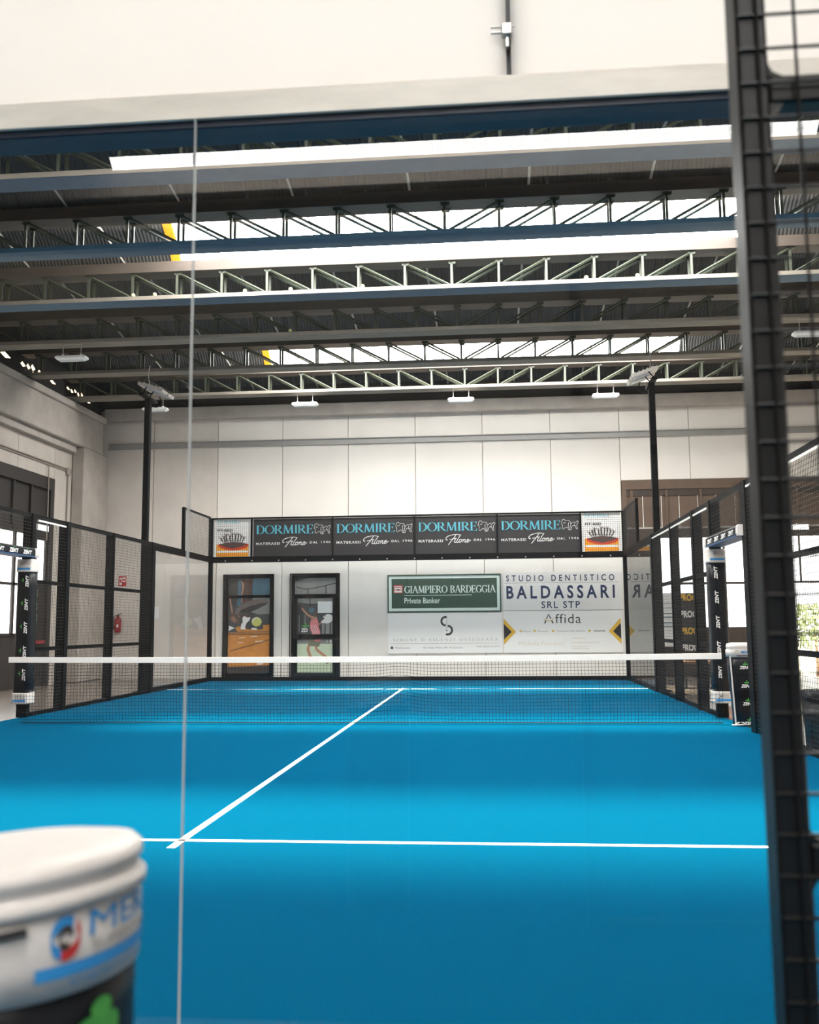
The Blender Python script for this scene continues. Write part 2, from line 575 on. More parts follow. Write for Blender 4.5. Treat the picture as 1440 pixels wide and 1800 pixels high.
# ---- welded wire mesh in a plane: o + u*a + v*b
def wire_mesh(name, parent, o, ua, vb, lu, lv, step, r, m, u_off=0.0, v_off=0.0):
    o, ua, vb = Vector(o), Vector(ua), Vector(vb)
    n = ua.cross(vb)
    V, Fc = [], []
    def bar(p, q, s):
        k = len(V)
        for e in (p, q):
            for (a, c) in ((-r, -r), (r, -r), (r, r), (-r, r)):
                V.append(tuple(e + s * a + n * c))
        for i in range(4):
            j = (i + 1) % 4
            Fc.append((k + i, k + j, k + 4 + j, k + 4 + i))
    u = u_off
    while u <= lu + 1e-6:
        bar(o + ua * u, o + ua * u + vb * lv, ua)
        u += step
    v = v_off
    while v <= lv + 1e-6:
        bar(o + vb * v + n * (2 * r), o + vb * v + ua * lu + n * (2 * r), vb)
        v += step
    b = MB()
    b.mesh(V, Fc, m)
    ob = b.build(name, parent)
    ob['kind'] = 'stuff'
    return ob

# ================================================================== SETTING
# hall floor and yard outside
fl = bx('floor', None, M['floor'], -8.6, 11.2, -12, 21.3, -0.25, -0.012)
tag(fl, 'light grey painted concrete hall floor around the blue court', 'floor', None, 'structure')
tag(bx('playing_surface', None, M['turf'], -8.2, 10.5, -11.5, -0.5, -0.012, 0.0), 'blue turf of the neighbouring court under the camera', 'court', None, 'structure')
gr = bx('ground', None, M['ground'], -60, 60, -40, 80, -0.6, -0.27)
tag(gr, 'sunlit pale yard outside the hall gate', 'ground', None, 'structure')

# the court's turf with its lines
ct = bx('playing_surface', None, M['turf'], -5.03, 5.03, -0.05, 20.05, -0.012, 0.0)
tag(ct, 'bright blue artificial turf of the court with white lines', 'court', None, 'structure')
def line(name, x0, x1, y0, y1):
    return bx(name, ct, M['line'], x0, x1, y0, y1, -0.002, 0.003)
line('centre_line', -0.025, 0.025, 2.84, 17.16)
line('service_line', -4.93, 4.93, 3.02, 3.07)
line('service_line', -4.93, 4.93, 16.93, 16.98)

# far wall: precast panels with recessed joints
YW = 21.1
wf = structure('wall_far', 'white precast panel wall behind the far end of the court')
bx('backing', wf, M['concrete'], -8.6, 5.08, YW + 0.03, YW + 0.2, -0.25, 6.95)
bx('backing', wf, M['concrete'], 5.08, 11.2, YW + 0.03, YW + 0.2, 4.82, 6.95)
tag(bx('gable_sheet', wf, M['dark'], -8.6, 11.2, YW + 0.0, YW + 0.2, 6.95, 8.6), 'gable sheet in shade tone above the ledge')  # shade of the recess is put into the dark colour
xs = [-8.6, -6.85, -5.15, -3.45, -1.75, -0.03, 1.67, 3.37, 5.08, 6.78, 8.48, 10.18, 11.2]
for i in range(len(xs) - 1):
    z0 = -0.2 if xs[i] < 5.0 else 4.82
    bx('wall_panel', wf, M['wall_soiled_dim' if i < 2 else 'wall'], xs[i] + 0.008, xs[i + 1] - 0.008, YW, YW + 0.05, z0, 6.93, 0.006)

ledge = bx('trim_1', None, M['concrete'], -8.1, 11.2, YW - 0.28, YW - 0.005, 6.62, 6.93, 0.015)
tag(ledge, 'pale concrete ledge along the top of the far wall', 'beam', None, 'structure')
ch = MB()
ch.box(-8.05, 11.2, YW - 0.055, YW - 0.002, 5.9, 5.93, M['channel'])
ch.box(-8.05, 11.2, YW - 0.055, YW - 0.002, 6.04, 6.06, M['channel'])
ch.box(-8.05, 11.2, YW - 0.012, YW - 0.002, 5.93, 6.04, M['channel'])
tag(ch.build('trim_2'), 'grey metal channel rail running along the far wall', 'rail', None, 'structure')

# left wall with its concrete beam and corner column
XL = -8.4
wl = structure('wall_left', 'pale grey precast panel wall along the left side')
bx('backing', wl, M['concrete'], XL - 0.25, XL - 0.03, 18.76, 21.3, -0.25, 6.7)
bx('backing', wl, M['concrete'], XL - 0.25, XL - 0.03, 12.6, 18.76, 4.79, 6.7)
bx('backing', wl, M['concrete'], XL - 0.25, XL - 0.03, -12, 12.6, -0.25, 6.7)
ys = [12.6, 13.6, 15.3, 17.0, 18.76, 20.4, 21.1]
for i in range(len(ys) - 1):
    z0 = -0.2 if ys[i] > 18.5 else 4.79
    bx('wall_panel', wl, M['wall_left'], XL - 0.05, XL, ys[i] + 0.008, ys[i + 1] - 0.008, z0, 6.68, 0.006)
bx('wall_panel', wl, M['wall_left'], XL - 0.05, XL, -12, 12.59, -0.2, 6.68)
bm = MB()
bm.box(XL + 0.005, -8.1, -12, YW - 0.29, 5.72, 6.68, M['concrete'], 0.02)
bm.box(XL + 0.005, -8.02, -12, YW - 0.29, 6.52, 6.68, M['concrete'], 0.02)
bm.box(XL + 0.005, -8.24, -12, 19.55, 5.56, 5.72, M['concrete'], 0.01)
tag(bm.build('trim_3'), 'big grey concrete gutter beam along the top of the left wall', 'beam', None, 'structure')
tag(bx('trim_4', None, M['concrete'], XL + 0.005, -8.07, 19.66, YW - 0.005, -0.012, 5.72, 0.03), 'grey concrete column in the far left corner', 'column', None, 'structure')
eave = structure('trim_5', 'dark eave boards above the left concrete beam with small daylit gaps')
bx('eave_board', eave, M['deck'], -8.55, -8.3, -12, 21.2, 6.68, 7.9)
for (y0, y1, z0, z1) in ((15.88, 16.32, 6.98, 7.1), (16.75, 16.98, 6.99, 7.1), (17.02, 17.2, 7.0, 7.12), (17.22, 17.42, 7.02, 7.16), (17.3, 17.4, 6.98, 7.0), (17.55, 17.75, 7.02, 7.12),
                         (18.15, 18.45, 6.97, 7.05), (19.02, 19.2, 7.03, 7.1), (19.24, 19.4, 7.0, 7.09), (19.44, 19.58, 7.05, 7.13), (19.62, 19.76, 7.0, 7.1), (19.8, 19.95, 7.04, 7.14), (20.15, 20.4, 6.97, 7.04)):
    g = MB()
    c = (y0 + y1) / 2; zc = (z0 + z1) / 2
    g.mesh([(-8.295, y0, zc), (-8.295, c, z0), (-8.295, y1, zc - 0.01), (-8.295, c - 0.04, z1), (-8.3, y0, zc), (-8.3, c, z0), (-8.3, y1, zc - 0.01), (-8.3, c - 0.04, z1)],
           [(0, 1, 2, 3), (7, 6, 5, 4), (0, 4, 5, 1), (1, 5, 6, 2), (2, 6, 7, 3), (3, 7, 4, 0)], M['warmgap'])
    g.build('daylight_gap', eave)

# the unseen rest of the hall
tag(bx('wall_right', None, M['wall'], 11.0, 11.2, -12, 21.1, -0.25, 8.3), 'white wall on the right side of the hall', 'wall', None, 'structure')
tag(bx('wall_back', None, M['backwall'], -8.6, 11.2, -12.2, -12, -0.25, 8.3), 'unseen wall behind the camera, darkened to cut haze in the glass', 'wall', None, 'structure')  # greyed so the near glass reflects less haze

# ------------------------------------------------------------------ roof: barrel vaults between the trusses
Y0S = [7.82 + 2.2 * k for k in range(6)]
SPAN = 2.2
roof = structure('ceiling', 'ribbed grey barrel vaults of the roof with white skylight panes')
NA = 12
def arc(y0, z=7.39, rise=0.66, lift=0.0):
    return [(y0 + SPAN * i / NA, z + lift + rise * math.sin(math.pi * i / NA) ** 0.85) for i in range(NA + 1)]
def vault(x0, x1, y0, m, lift=0.0, th=0.012):
    b = MB()
    a = arc(y0, lift=lift)
    c = [(y, z + th) for y, z in a]
    for i in range(NA):
        (ya, za), (yb, zb) = a[i], a[i + 1]
        (yc, zc), (yd, zd) = c[i], c[i + 1]
        b.face([(x0, ya, za), (x0, yb, zb), (x1, yb, zb), (x1, ya, za)], m)
        b.face([(x0, yc, zc), (x1, yc, zc), (x1, yd, zd), (x0, yd, zd)], m)
        b.face([(x0, ya, za), (x0, yc, zc), (x0, yd, zd), (x0, yb, zb)], m)
        b.face([(x1, ya, za), (x1, yb, zb), (x1, yd, zd), (x1, yc, zc)], m)
    return b
SK0, SK1 = -3.25, 6.2
NP = 11
PW = (SK1 - SK0) / NP
for k in range(-9, 6):
    y0 = 7.82 + 0.17 + 2.2 * k
    lit = k == -6 or ((k - 1) % 3 == 0 and k != -5)
    seen = k >= 0
    if lit:
        vault(-8.6, SK0, y0, M['deck'], 0.05).build('roof_deck', roof)
        vault(SK1, 11.2, y0, M['deck'], 0.05).build('roof_deck', roof)
    else:
        vault(-8.6, 11.2, y0, M['deck'], 0.05).build('roof_deck', roof)
    if not seen:
        if lit:
            a, c = (1.2, 3.4) if k == -6 else (SK0, SK1)     # short unseen skylight, added to light the near rail
            vault(a, c, y0, M['skylight']).build('skylight_pane', roof)
            vault(-8.6, a, y0, M['sheet']).build('roof_sheet', roof)
            vault(c, 11.2, y0, M['sheet']).build('roof_sheet', roof)
        else:
            vault(-8.6, 11.2, y0, M['sheet']).build('roof_sheet', roof)
        continue
    if k == 0:
        shm = vault(0.006, PW - 0.006, 0, M['sheet']).data('roof_sheet')
        skm = vault(0.003, PW - 0.003, 0, M['skylight']).data('skylight_pane')
    for i in range(-6, 17):
        x = SK0 + PW * i
        if x > 10.6:
            break
        pane = lit and 0 <= i < NP
        o = bpy.data.objects.new('skylight_pane' if pane else 'roof_sheet', skm if pane else shm)
        o.parent = roof
        o.location = (x, y0, 0)
        COL.objects.link(o)
    if lit:
        vault(SK0 - 0.16, SK0 - 0.01, y0, M['foam'], -0.03).build('foam_seal', roof)
    # pale tie bars along the vault
    for i in range(10):
        x = -5.9 + 1.68 * i
        b = MB()
        b.tube([(x, y0 + 0.02, 7.41), (x, y0 + SPAN / 2, 7.6), (x, y0 + SPAN - 0.02, 7.41)], 0.018, M['tie'], 4)
        b.build('tie_bar', roof)

# trusses
P = 0.767
XC = 1.33
NB = 12
ZB0, ZB1, ZT0, ZT1 = 6.72, 6.79, 7.2, 7.38
order = ['first', 'second', 'third', 'fourth', 'fifth', 'sixth']
for t in range(6):
    tr = thing('roof_truss', '%s roof truss counted from the near glass wall%s' % (order[t], ', brightly lit pale lattice' if t in (2, 5) else ', dark lattice'), 'truss', (0, Y0S[t], ZB0), 'roof trusses across the hall')
    if t == 0:
        b = MB(); b.box(-8.25, 10.9, 0, 0.34, 0, ZB1 - ZB0, M['chord'], 0.004)
        bc = b.build('bottom_chord', tr)
        b = MB(); b.box(-8.25, 10.9, 0, 0.34, 0, ZB1 - ZB0, M['bouncechord'], 0.004)
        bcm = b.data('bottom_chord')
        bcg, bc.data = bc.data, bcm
        b = MB(); b.box(-8.25, 10.9, -0.008, 0.0, 0.004, ZB1 - ZB0, M['chord'])
        face = b.data('chord_face')
        b = MB(); b.box(-8.25, 10.9, 0, 0.34, ZT0 - ZB0, ZT1 - ZB0, M['topchord'], 0.004)
        tc_ = b.build('top_chord', tr)
        H0, H1 = ZB1 - ZB0, ZT0 - ZB0
        b = MB()
        b.box(-0.036, 0.002, 0, 0.03, H0, H1, M['lattice'])
        vm = b.data('vertical_post')
        b = MB()
        b.mesh([(x, y, z) for y in (0.0, 0.02) for x, z in ((-0.075, H1), (-0.06, H1 - 0.045), (0.045, H1 - 0.045), (0.06, H1))], [(0, 1, 2, 3), (7, 6, 5, 4), (0, 4, 5, 1), (1, 5, 6, 2), (2, 6, 7, 3), (3, 7, 4, 0)], M['lattice'])
        gm = b.data('gusset_plate')
        def brace(s):
            b = MB()
            b.tube([(0.04 * s, 0.015, H1 - 0.03), ((P - 0.05) * s, 0.015, H0 + 0.012)], 0.021, M['lattice'], 4)
            return b.data('diagonal_brace')
        br, bl = brace(1), brace(-1)
    else:
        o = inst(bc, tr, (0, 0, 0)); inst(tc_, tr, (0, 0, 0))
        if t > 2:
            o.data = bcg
    if t in (0, 2):
        o = bpy.data.objects.new('chord_face', face); o.parent = tr; COL.objects.link(o)
        tag(o, 'cream front face of the bottom chord')
    for i in range(-NB, NB + 1):
        for yy in (0.05, 0.27):
            for nm, me in (('vertical_post', vm), ('gusset_plate', gm), ('diagonal_brace', br if i < 0 else bl)):
                if i == 0 and nm == 'diagonal_brace':
                    continue
                o = bpy.data.objects.new(nm, me)
                o.parent = tr
                o.location = (XC + P * i, yy, 0)
                COL.objects.link(o)
# unseen rear chords, shaped to trim the skylight's reflection in the near glass
for (y, z0, z1) in ((-7.43, ZB0, 7.6), (-9.78, ZB0, ZB1), (-9.78, ZT0, 7.62)):
    bx('reflection_chord', roof, M['chord'], -8.25, 10.9, y, y + 0.34, z0, z1)

# padel balls resting on the chords
balls = [(-4.03, 2), (-3.66, 2), (-2.12, 2), (-1.35, 2), (-0.15, 2), (3.48, 2), (4.29, 2), (-1.83, 3), (-0.85, 0)]
bw = ['ball farthest left on the third truss chord', 'second ball from the left on the third truss chord', 'third ball from the left on the third truss chord',
      'fourth ball from the left on the third truss chord', 'ball just left of middle on the third truss chord', 'inner ball of two right of middle on the third truss chord', 'rightmost ball on the third truss chord',
      'lone ball on the fourth truss chord', 'lone ball on the first truss chord beside the white strip']
for (x, t), w in zip(balls, bw):
    b = MB()
    R_ = 0.034
    b.rings([[(R_ * math.sin(math.pi * i / 8) * math.cos(2 * math.pi * j / 12), R_ * math.sin(math.pi * i / 8) * math.sin(2 * math.pi * j / 12), -R_ * math.cos(math.pi * i / 8)) for j in range(12)] for i in range(1, 8)], M['ball'])
    o = b.build('padel_ball', None, True, (x, Y0S[t] + 0.04 if t else Y0S[t] + 0.02, ZB1 + R_))
    tag(o, 'small yellow ' + w, 'ball', 'balls stuck on the roof trusses')

# ================================================================== COURT ENCLOSURE
GT = 2.9        # top of the glass
# near end glass wall, seen through
ne = thing('near_glass_wall', 'clear glass end wall nearest the camera with a cream top rail', 'glass wall', (0, 0, 0))
for x in (-3, -1, 1, 3):
    b = MB()
    b.box(x + 0.004, x + 1.996, -0.012, 0.0, 0.0, GT, M['glass'])
    b.build('glass_pane', ne)
    bx('glass_joint', ne, M['joint'], x - 0.003, x + 0.003, -0.0125, 0.0005, 0.0, GT)
b = MB(); b.box(-4.96, 4.96, 0.001, 0.115, 2.875, 2.985, M['navy'], 0.004)
b.build('top_rail', ne)
b = MB(); b.box(-4.96, 4.96, -0.014, 0.0, GT, 2.99, M['rail'], 0.003)
tag(b.build('rail_face', ne), 'stained cream face of the top rail')
for x in (-4, -2, 0, 2, 4):
    bx('mesh_post', ne, M['gate'], x - 0.02, x + 0.02, 0.02, 0.06, 2.985, 3.95)
bx('mesh_top_rail', ne, M['gate'], -4.96, 4.96, 0.02, 0.06, 3.92, 3.95)
for x in (-4.9, 4.9):
    bx('corner_post', ne, M['steel'], x - 0.05, x + 0.05, 0.0, 0.1, 0, 3.95)
# the clamp in the gap between two banner backs
cl = MB()
cl.box(1.978, 2.012, -0.03, -0.002, 3.115, 3.155, M['bolt'], 0.004)
cl.tube([(1.945, -0.018, 3.146), (2.02, -0.018, 3.146)], 0.0035, M['bolt'], 6)
cl.tube([(1.945, -0.018, 3.127), (2.0, -0.018, 3.127)], 0.0045, M['bolt'], 6)
cl.box(1.992, 2.0, -0.02, -0.002, 3.08, 3.115, M['bolt'])
tag(cl.build('clamp', ne), 'zinc clamp with two screws in the banner gap')
labs = ['white back of the near banner left of the two in view', 'white back of the near banner above the glass, left of the clamp', 'white back of the near banner right of the clamp', 'narrow white near banner back behind the dark gate mesh']
for (x0, x1), lb in zip(((-4, -2), (-2, 0), (0, 2), (2, 4)), ['white back of the near banner farthest left', 'white back of the near banner second from left', 'wide white banner back above the near glass, left of the clamp', 'white banner back above the near glass, right of the clamp']):
    b = MB()
    n = 12
    b.box(x0 + 0.007, x1 - 0.007, 0.0, 0.006, 2.99, 3.95, M['banner_back'])
    o = b.build('banner', None)
    tag(o, lb, 'banner', 'banner backs above the near glass')

# far end wall: posts, rails, mesh, glass
fe = thing('far_end_frame', 'black steel frame with glass below and mesh above at the far end', 'court wall', (0, 20, 0))
for x in (-5, -3, -1, 1, 3):
    b = MB(); b.box(x + 0.02 if x == -5 else x + 0.004, x + 1.98 if x == 3 else x + 1.996, 0.04, 0.052, 0.06, 2.84, M['glass'])
    b.build('glass_pane', fe)
for x in (-4.98, 4.98):
    bx('corner_post', fe, M['steel'], x - 0.05, x + 0.05, 0.02, 0.1, 0, 3.94)
bx('bottom_rail', fe, M['steel'], -4.93, 4.93, 0.0, 0.1, 0.0, 0.09)
bx('middle_rail', fe, M['steel'], -4.93, 4.93, 0.0, 0.1, 2.84, 2.98)
bx('top_rail', fe, M['steel'], -4.93, 4.93, 0.02, 0.06, 3.9, 3.94)
for x in (-3.96, -1.97, 0.02, 2.0, 3.97):
    bx('mesh_post', fe, M['steel'], x - 0.02, x + 0.02, 0.02, 0.06, 2.98, 3.9)
for i in range(15):
    x = -4.6 + 0.66 * i
    b = MB(); b.tube([(x, -0.008, 2.88), (x, 0.0, 2.88)], 0.016, M['bolt'], 8)
    b.build('bolt', fe)
wire_mesh('wire_mesh', fe, (-4.93, 0.012, 2.98), (1, 0, 0), (0, 0, 1), 9.86, 0.92, 0.05, 0.0022, M['wire'])

# banners behind the far mesh
AT = facing_camera(20.058)
def zpx(v):            # rows of the banner study to heights
    return 3.92 - (v - 128) / 417 * 0.93
FIL = [
    [(965, 350), (925, 343), (870, 347), (822, 362), (803, 384), (808, 400), (822, 396)],
    [(912, 345), (888, 380), (862, 412), (828, 452)],
    [(842, 398), (880, 388), (918, 383)],
    [(906, 392), (892, 420), (902, 428), (920, 416)],
    [(962, 345), (940, 378), (918, 418), (926, 430), (942, 420)],
    [(966, 396), (948, 402), (942, 420), (952, 428), (966, 420), (970, 402), (966, 396), (982, 404)],
    [(992, 394), (980, 427)], [(984, 414), (1004, 396), (1010, 402), (1002, 424), (1014, 426), (1026, 414)],
    [(1026, 414), (1046, 404), (1046, 396), (1034, 398), (1024, 416), (1032, 428), (1070, 404)],
]
ANI = [
    [(1152, 232), (1158, 208), (1178, 200), (1192, 214), (1222, 212), (1244, 232), (1246, 262), (1238, 296), (1230, 314), (1220, 306), (1208, 284), (1184, 292), (1170, 304), (1158, 296), (1160, 262), (1148, 244), (1152, 232)],
    [(1166, 236), (1180, 240), (1190, 228)],
    [(1226, 232), (1220, 262), (1228, 300)],
    [(1246, 250), (1270, 230), (1300, 232), (1316, 218), (1326, 232), (1312, 252), (1310, 276), (1316, 302), (1304, 304), (1294, 276), (1274, 266), (1258, 282), (1246, 312), (1234, 312)],
    [(1290, 240), (1284, 258), (1296, 276)],
]
def dark_banner(x0, x1, lb):
    o = thing('banner', lb, 'banner', (0, 0, 0), 'charcoal banners on the far mesh')
    bx('banner_sheet', o, M['banner'], x0, x1, 20.06, 20.066, 2.985, 3.895)
    b = MB()
    k = (x1 - x0) / (1340 - 478)
    ux = lambda u: x0 + (u - 478) * k
    for k_ in (0, 4):
        put(b, serif('DORMIRE', 0.02), ux(513 + k_), zpx(305), ux(1133 + k_), zpx(207), M['teal'], AT, 0.003 + k_ * 1e-4)
    b.build('lettering', o)
    b = MB()
    put(b, glyphs('MATERASSI', 0.025, 0, 1.2), ux(510), zpx(423), ux(772), zpx(395), M['white'], AT)
    put(b, glyphs('DAL', 0.025, 0, 1.3), ux(1100), zpx(416), ux(1186), zpx(389), M['white'], AT)
    put(b, glyphs('1946', 0.01, 0, 1.25), ux(1225), zpx(414), ux(1325), zpx(387), M['white'], AT)
    for s in FIL:
        stroke(b, [(ux(u), zpx(v)) for u, v in curve_pts(s, 4)], 0.018, M['white'], AT)
    b.build('small_lettering', o)
    b = MB()
    for s in ANI:
        stroke(b, [(ux(u), zpx(v)) for u, v in curve_pts(s, 3)], 0.009, M['white'], AT)
    b.build('animal_emblem', o)
    return o
for (x0, x1), lb in zip(((-3.93, -1.99), (-1.95, 0.0), (0.04, 1.98), (2.02, 3.95)),
        ('charcoal banner with turquoise lettering above the two poster windows, leftmost of four', 'second charcoal lettered banner from the left on the far mesh',
         'third charcoal lettered banner from the left, above the green sign', 'charcoal lettered banner above the dentist board, rightmost of four')):
    dark_banner(x0, x1, lb)

def bed_banner(x0, x1, lb):
    o = thing('banner', lb, 'banner', (0, 0, 0), 'white bed banners at the ends of the far mesh')
    bx('banner_sheet', o, M['white'], x0, x1, 20.06, 20.066, 2.985, 3.895)
    k = (x1 - x0) / (470 - 58)
    ux = lambda u: x0 + (u - 58) * k
    b = MB()
    put(b, serif('DORMIRE', 0.04), ux(95), zpx(182), ux(357), zpx(144), M['teal'], AT)
    put(b, glyphs('FIT-BED', 0.02), ux(92), zpx(268), ux(266), zpx(242), M['black'], AT)
    for i in range(14):
        poly(b, [(ux(118 + 16 * i), zpx(210)), (ux(126 + 16 * i), zpx(210)), (ux(126 + 16 * i), zpx(205)), (ux(118 + 16 * i), zpx(205))], M['greyprint'], AT)
    b.build('lettering', o)
    b = MB()
    P_ = lambda pts, m, h: poly(b, [(ux(u), zpx(v)) for u, v in pts], m, AT, h)
    P_([(85, 545), (85, 410), (445, 410), (445, 545)], M['orange'], 0.001)
    P_([(92, 502), (92, 478), (440, 478), (440, 502)], M['white'], 0.0016)
    P_([(104, 428), (110, 404), (438, 404), (444, 428), (420, 450), (340, 472), (270, 476), (200, 470), (130, 448)], M['red'], 0.002)
    P_([(110, 412), (180, 392), (270, 384), (370, 392), (436, 410), (360, 440), (275, 456), (200, 444)], M['brown'], 0.0026)
    for i, (u, h) in enumerate(((160, 62), (186, 80), (206, 98), (240, 84), (264, 106), (292, 96), (318, 100), (344, 82), (370, 64))):
        base = 392 - 8 * math.sin(math.pi * (u - 110) / 326)
        lean = (u - 268) * 0.22
        top = base - h
        P_([(u - 5, base), (u + 3, base), (u + 9 + lean, base - h * .55), (u + 6 + lean, top + 14), (u - 4 + lean, top + 14), (u - 7 + lean, base - h * .5)], M['umber'], 0.003)
        P_([(q[0], q[1]) for q in ell(u + 1 + lean, top + 8, 5, 6, 8)], M['skindark'], 0.0032)
        stroke(b, [(ux(u - 3 + lean), zpx(top + 22)), (ux(u - 15 + lean * 1.3), zpx(top + 12)), (ux(u - 18 + lean * 1.4), zpx(top - 2))], 0.011, M['skindark'], AT, 0.0034)
        stroke(b, [(ux(u + 4 + lean), zpx(top + 22)), (ux(u + 16 + lean), zpx(top + 20)), (ux(u + 21 + lean), zpx(top + 4))], 0.011, M['skindark'], AT, 0.0034)
        stroke(b, [(ux(u), zpx(base - h * .3)), (ux(u + 10), zpx(base - h * .2)), (ux(u + 12), zpx(base - 2))], 0.014, M['umber'], AT, 0.0034)
    b.build('mattress_picture', o)
bed_banner(-4.9, -3.99, 'white banner with dancers on an orange mattress, left end of the far mesh')
bed_banner(4.0, 4.9, 'white banner with dancers on an orange mattress, right end of the far mesh')

# side fences
def side_fence(sx, name, lb, y_start):
    X = 4.98 * sx
    f = thing(name, lb, 'fence', (X, 0, 0))
    yo, yi = (0.05, -0.05)
    def post(y0, y1, z1, m='steel', z0=0.0):
        bx('post', f, M[m], min(-0.05 * sx, 0.1 * sx), max(-0.05 * sx, 0.1 * sx), y0, y1, z0, z1)
    def rail(y0, y1, z0, z1):
        bx('rail', f, M['steel'], -0.025, 0.025, y0, y1, z0, z1)
    inner = -sx * 0.03
    def panel(y0, y1, z0, z1):
        wire_mesh('wire_mesh', f, (inner, y0, z0), (0, 1, 0), (0, 0, 1), y1 - y0, z1 - z0, 0.05, 0.0019, M['wire'])
    # far half
    post(10.86, 10.96, 0.195); post(10.86, 10.96, 3.0, z0=2.315); post(12.04, 12.16, 3.0); post(13.94, 14.0, 3.0); post(15.92, 16.1, 3.0)
    for (a, c) in ((11.03, 12.04), (12.16, 13.94), (14.0, 15.92)):
        for z in (0.03, 0.98, 1.99):
            rail(a, c, z - (0.03 if z > 0.1 else 0.03), z + 0.03)
        panel(a, c, 0.06, 2.96)
        if sx > 0 or a < 12:
            tag(bx('glint_bar', f, M['glintbar'], -0.012 - 0.03 * sx, 0.012 - 0.03 * sx, a + 0.04, c - 0.04, 2.9, 2.925), 'pale bar painted as the glint of the top rail')
    bx('top_rail', f, M['steel'], -0.03, 0.03, 8.9, 18.0, 2.94, 3.0)
    bx('top_rail', f, M['steel'], -0.05, 0.05, 16.1, 19.995, 2.86, 2.98)
    bx('bottom_rail', f, M['steel'], -0.05, 0.05, 16.1, 19.995, 0.0, 0.09)
    panel(9.12, 10.86, 2.46, 2.94)
    bx('lintel', f, M['steel'], -0.03, 0.03, 9.12, 10.86, 2.38, 2.44)
    for (a, c) in ((16.1, 18.0), (18.0, 19.95)):
        b = MB(); b.box(-0.006, 0.006, a + 0.004, c - 0.004, 0.09, 2.86, M['glass'])
        b.build('glass_pane', f)
    # raised corner mesh
    bx('mesh_post', f, M['steel'], -0.03, 0.03, 17.92, 18.0, 2.98, 3.96)
    bx('mesh_rail', f, M['steel'], -0.02, 0.02, 18.0, 19.95, 3.92, 3.96)
    panel(18.0, 19.98, 2.98, 3.92)
    post(8.92, 9.12, 3.0)
    if y_start < 8:
        post(7.9, 8.3, 3.0); post(5.98, 6.18, 3.0); post(3.9, 4.1, 3.0)
        for (a, c) in ((8.3, 8.92), (6.18, 7.9), (4.1, 5.98)):
            for z in (0.03, 0.98, 1.97):
                rail(a, c, z - 0.03, z + 0.03)
            panel(a, c, 0.06, 2.96)
            tag(bx('glint_bar', f, M['glintbar'], -0.012 - 0.03 * sx, 0.012 - 0.03 * sx, a + 0.04, c - 0.04, 2.9, 2.925), 'pale bar painted as the glint of the top rail')
        bx('top_rail', f, M['steel'], -0.03, 0.03, 4.1, 8.9, 2.94, 3.0)
    return f
side_fence(-1, 'side_fence', 'black mesh and glass fence along the left side of the court', 8.9)
side_fence(1, 'side_fence', 'black mesh and glass fence along the right side of the court', 4.0)

# light masts with two floodlights
def mast(sx, lb):
    X = 5.19 * sx if sx < 0 else 5.09
    m = thing('light_mast', lb, 'floodlight', (X, 16.17, 0), 'court light masts')
    bx('pole', m, M['steel'], -0.06, 0.06, -0.06, 0.06, -0.012, 6.02, 0.008)
    bx('base_plate', m, M['steel'], min(-0.055 * sx, 0.16 * sx), max(-0.055 * sx, 0.16 * sx), -0.058, 0.12, -0.012, 0.02)
    b = MB(); b.box(-0.05, 0.05, -0.42, 0.42, 6.0, 6.05, M['steel'])
    b.build('cross_arm', m)
    for yy in (-0.24, 0.16):
        h = bpy.data.objects.new('floodlight', None)
        h.empty_display_size = 0.1
        b = MB()
        # tilted flat housing that looks inward and down
        ca, sa = math.cos(math.radians(24)), math.sin(math.radians(24))
        def q(a, c, y):   # a outward along the panel, c up from it
            return (-sx * (a * ca + c * sa) , yy + y, 6.2 - a * sa * 0.75 + c * ca)
        def slab(a0, a1, y0, y1, c0, c1, mm, bb):
            vs = [q(a, c, y) for c in (c0, c1) for (a, y) in ((a0, y0), (a1, y0), (a1, y1), (a0, y1))]
            bb.mesh(vs, [(3, 2, 1, 0), (4, 5, 6, 7), (0, 1, 5, 4), (1, 2, 6, 5), (2, 3, 7, 6), (3, 0, 4, 7)], mm)
        slab(-0.1, 0.46, -0.16, 0.16, 0.0, 0.06, M['alu'], b)
        for i in range(5):
            slab(0.0 + 0.09 * i, 0.02 + 0.09 * i, -0.15, 0.15, 0.06, 0.085, M['alu'], b)
        hob = b.build('floodlight', m)
        b = MB(); slab(0.1, 0.42, -0.13, 0.13, -0.008, 0.0, M['lens'], b)
        b.build('lens', hob)
        b = MB()
        b.tube([q(0.12, 0.0, -0.17), (0, yy - 0.1, 6.06), (0, yy, 6.04)], 0.012, M['steel'], 5)
        b.build('bracket', hob)
        bpy.data.objects.remove(h)
    b = MB()
    b.tube(curve_pts([Vector((-0.02 * sx, 0.0, 6.72)), Vector((0.01 * sx, 0, 6.5)), Vector((-0.04 * sx, 0.02, 6.25))], 4), 0.012, M['tie'], 5)
    b.build('cable', m)
    b = MB()
    b.tube(curve_pts([Vector((-0.2 * sx, 0.1, 6.08)), Vector((-0.24 * sx, 0.1, 5.92)), Vector((-0.12 * sx, 0.05, 5.85)), Vector((-0.05 * sx, 0, 5.98))], 4), 0.012, M['steel'], 5)
    b.build('cable_loop', m)
    return m
mast(-1, 'tall black light mast with two floodlights beside the left fence')
mast(1, 'tall black light mast with two floodlights beside the right fence')

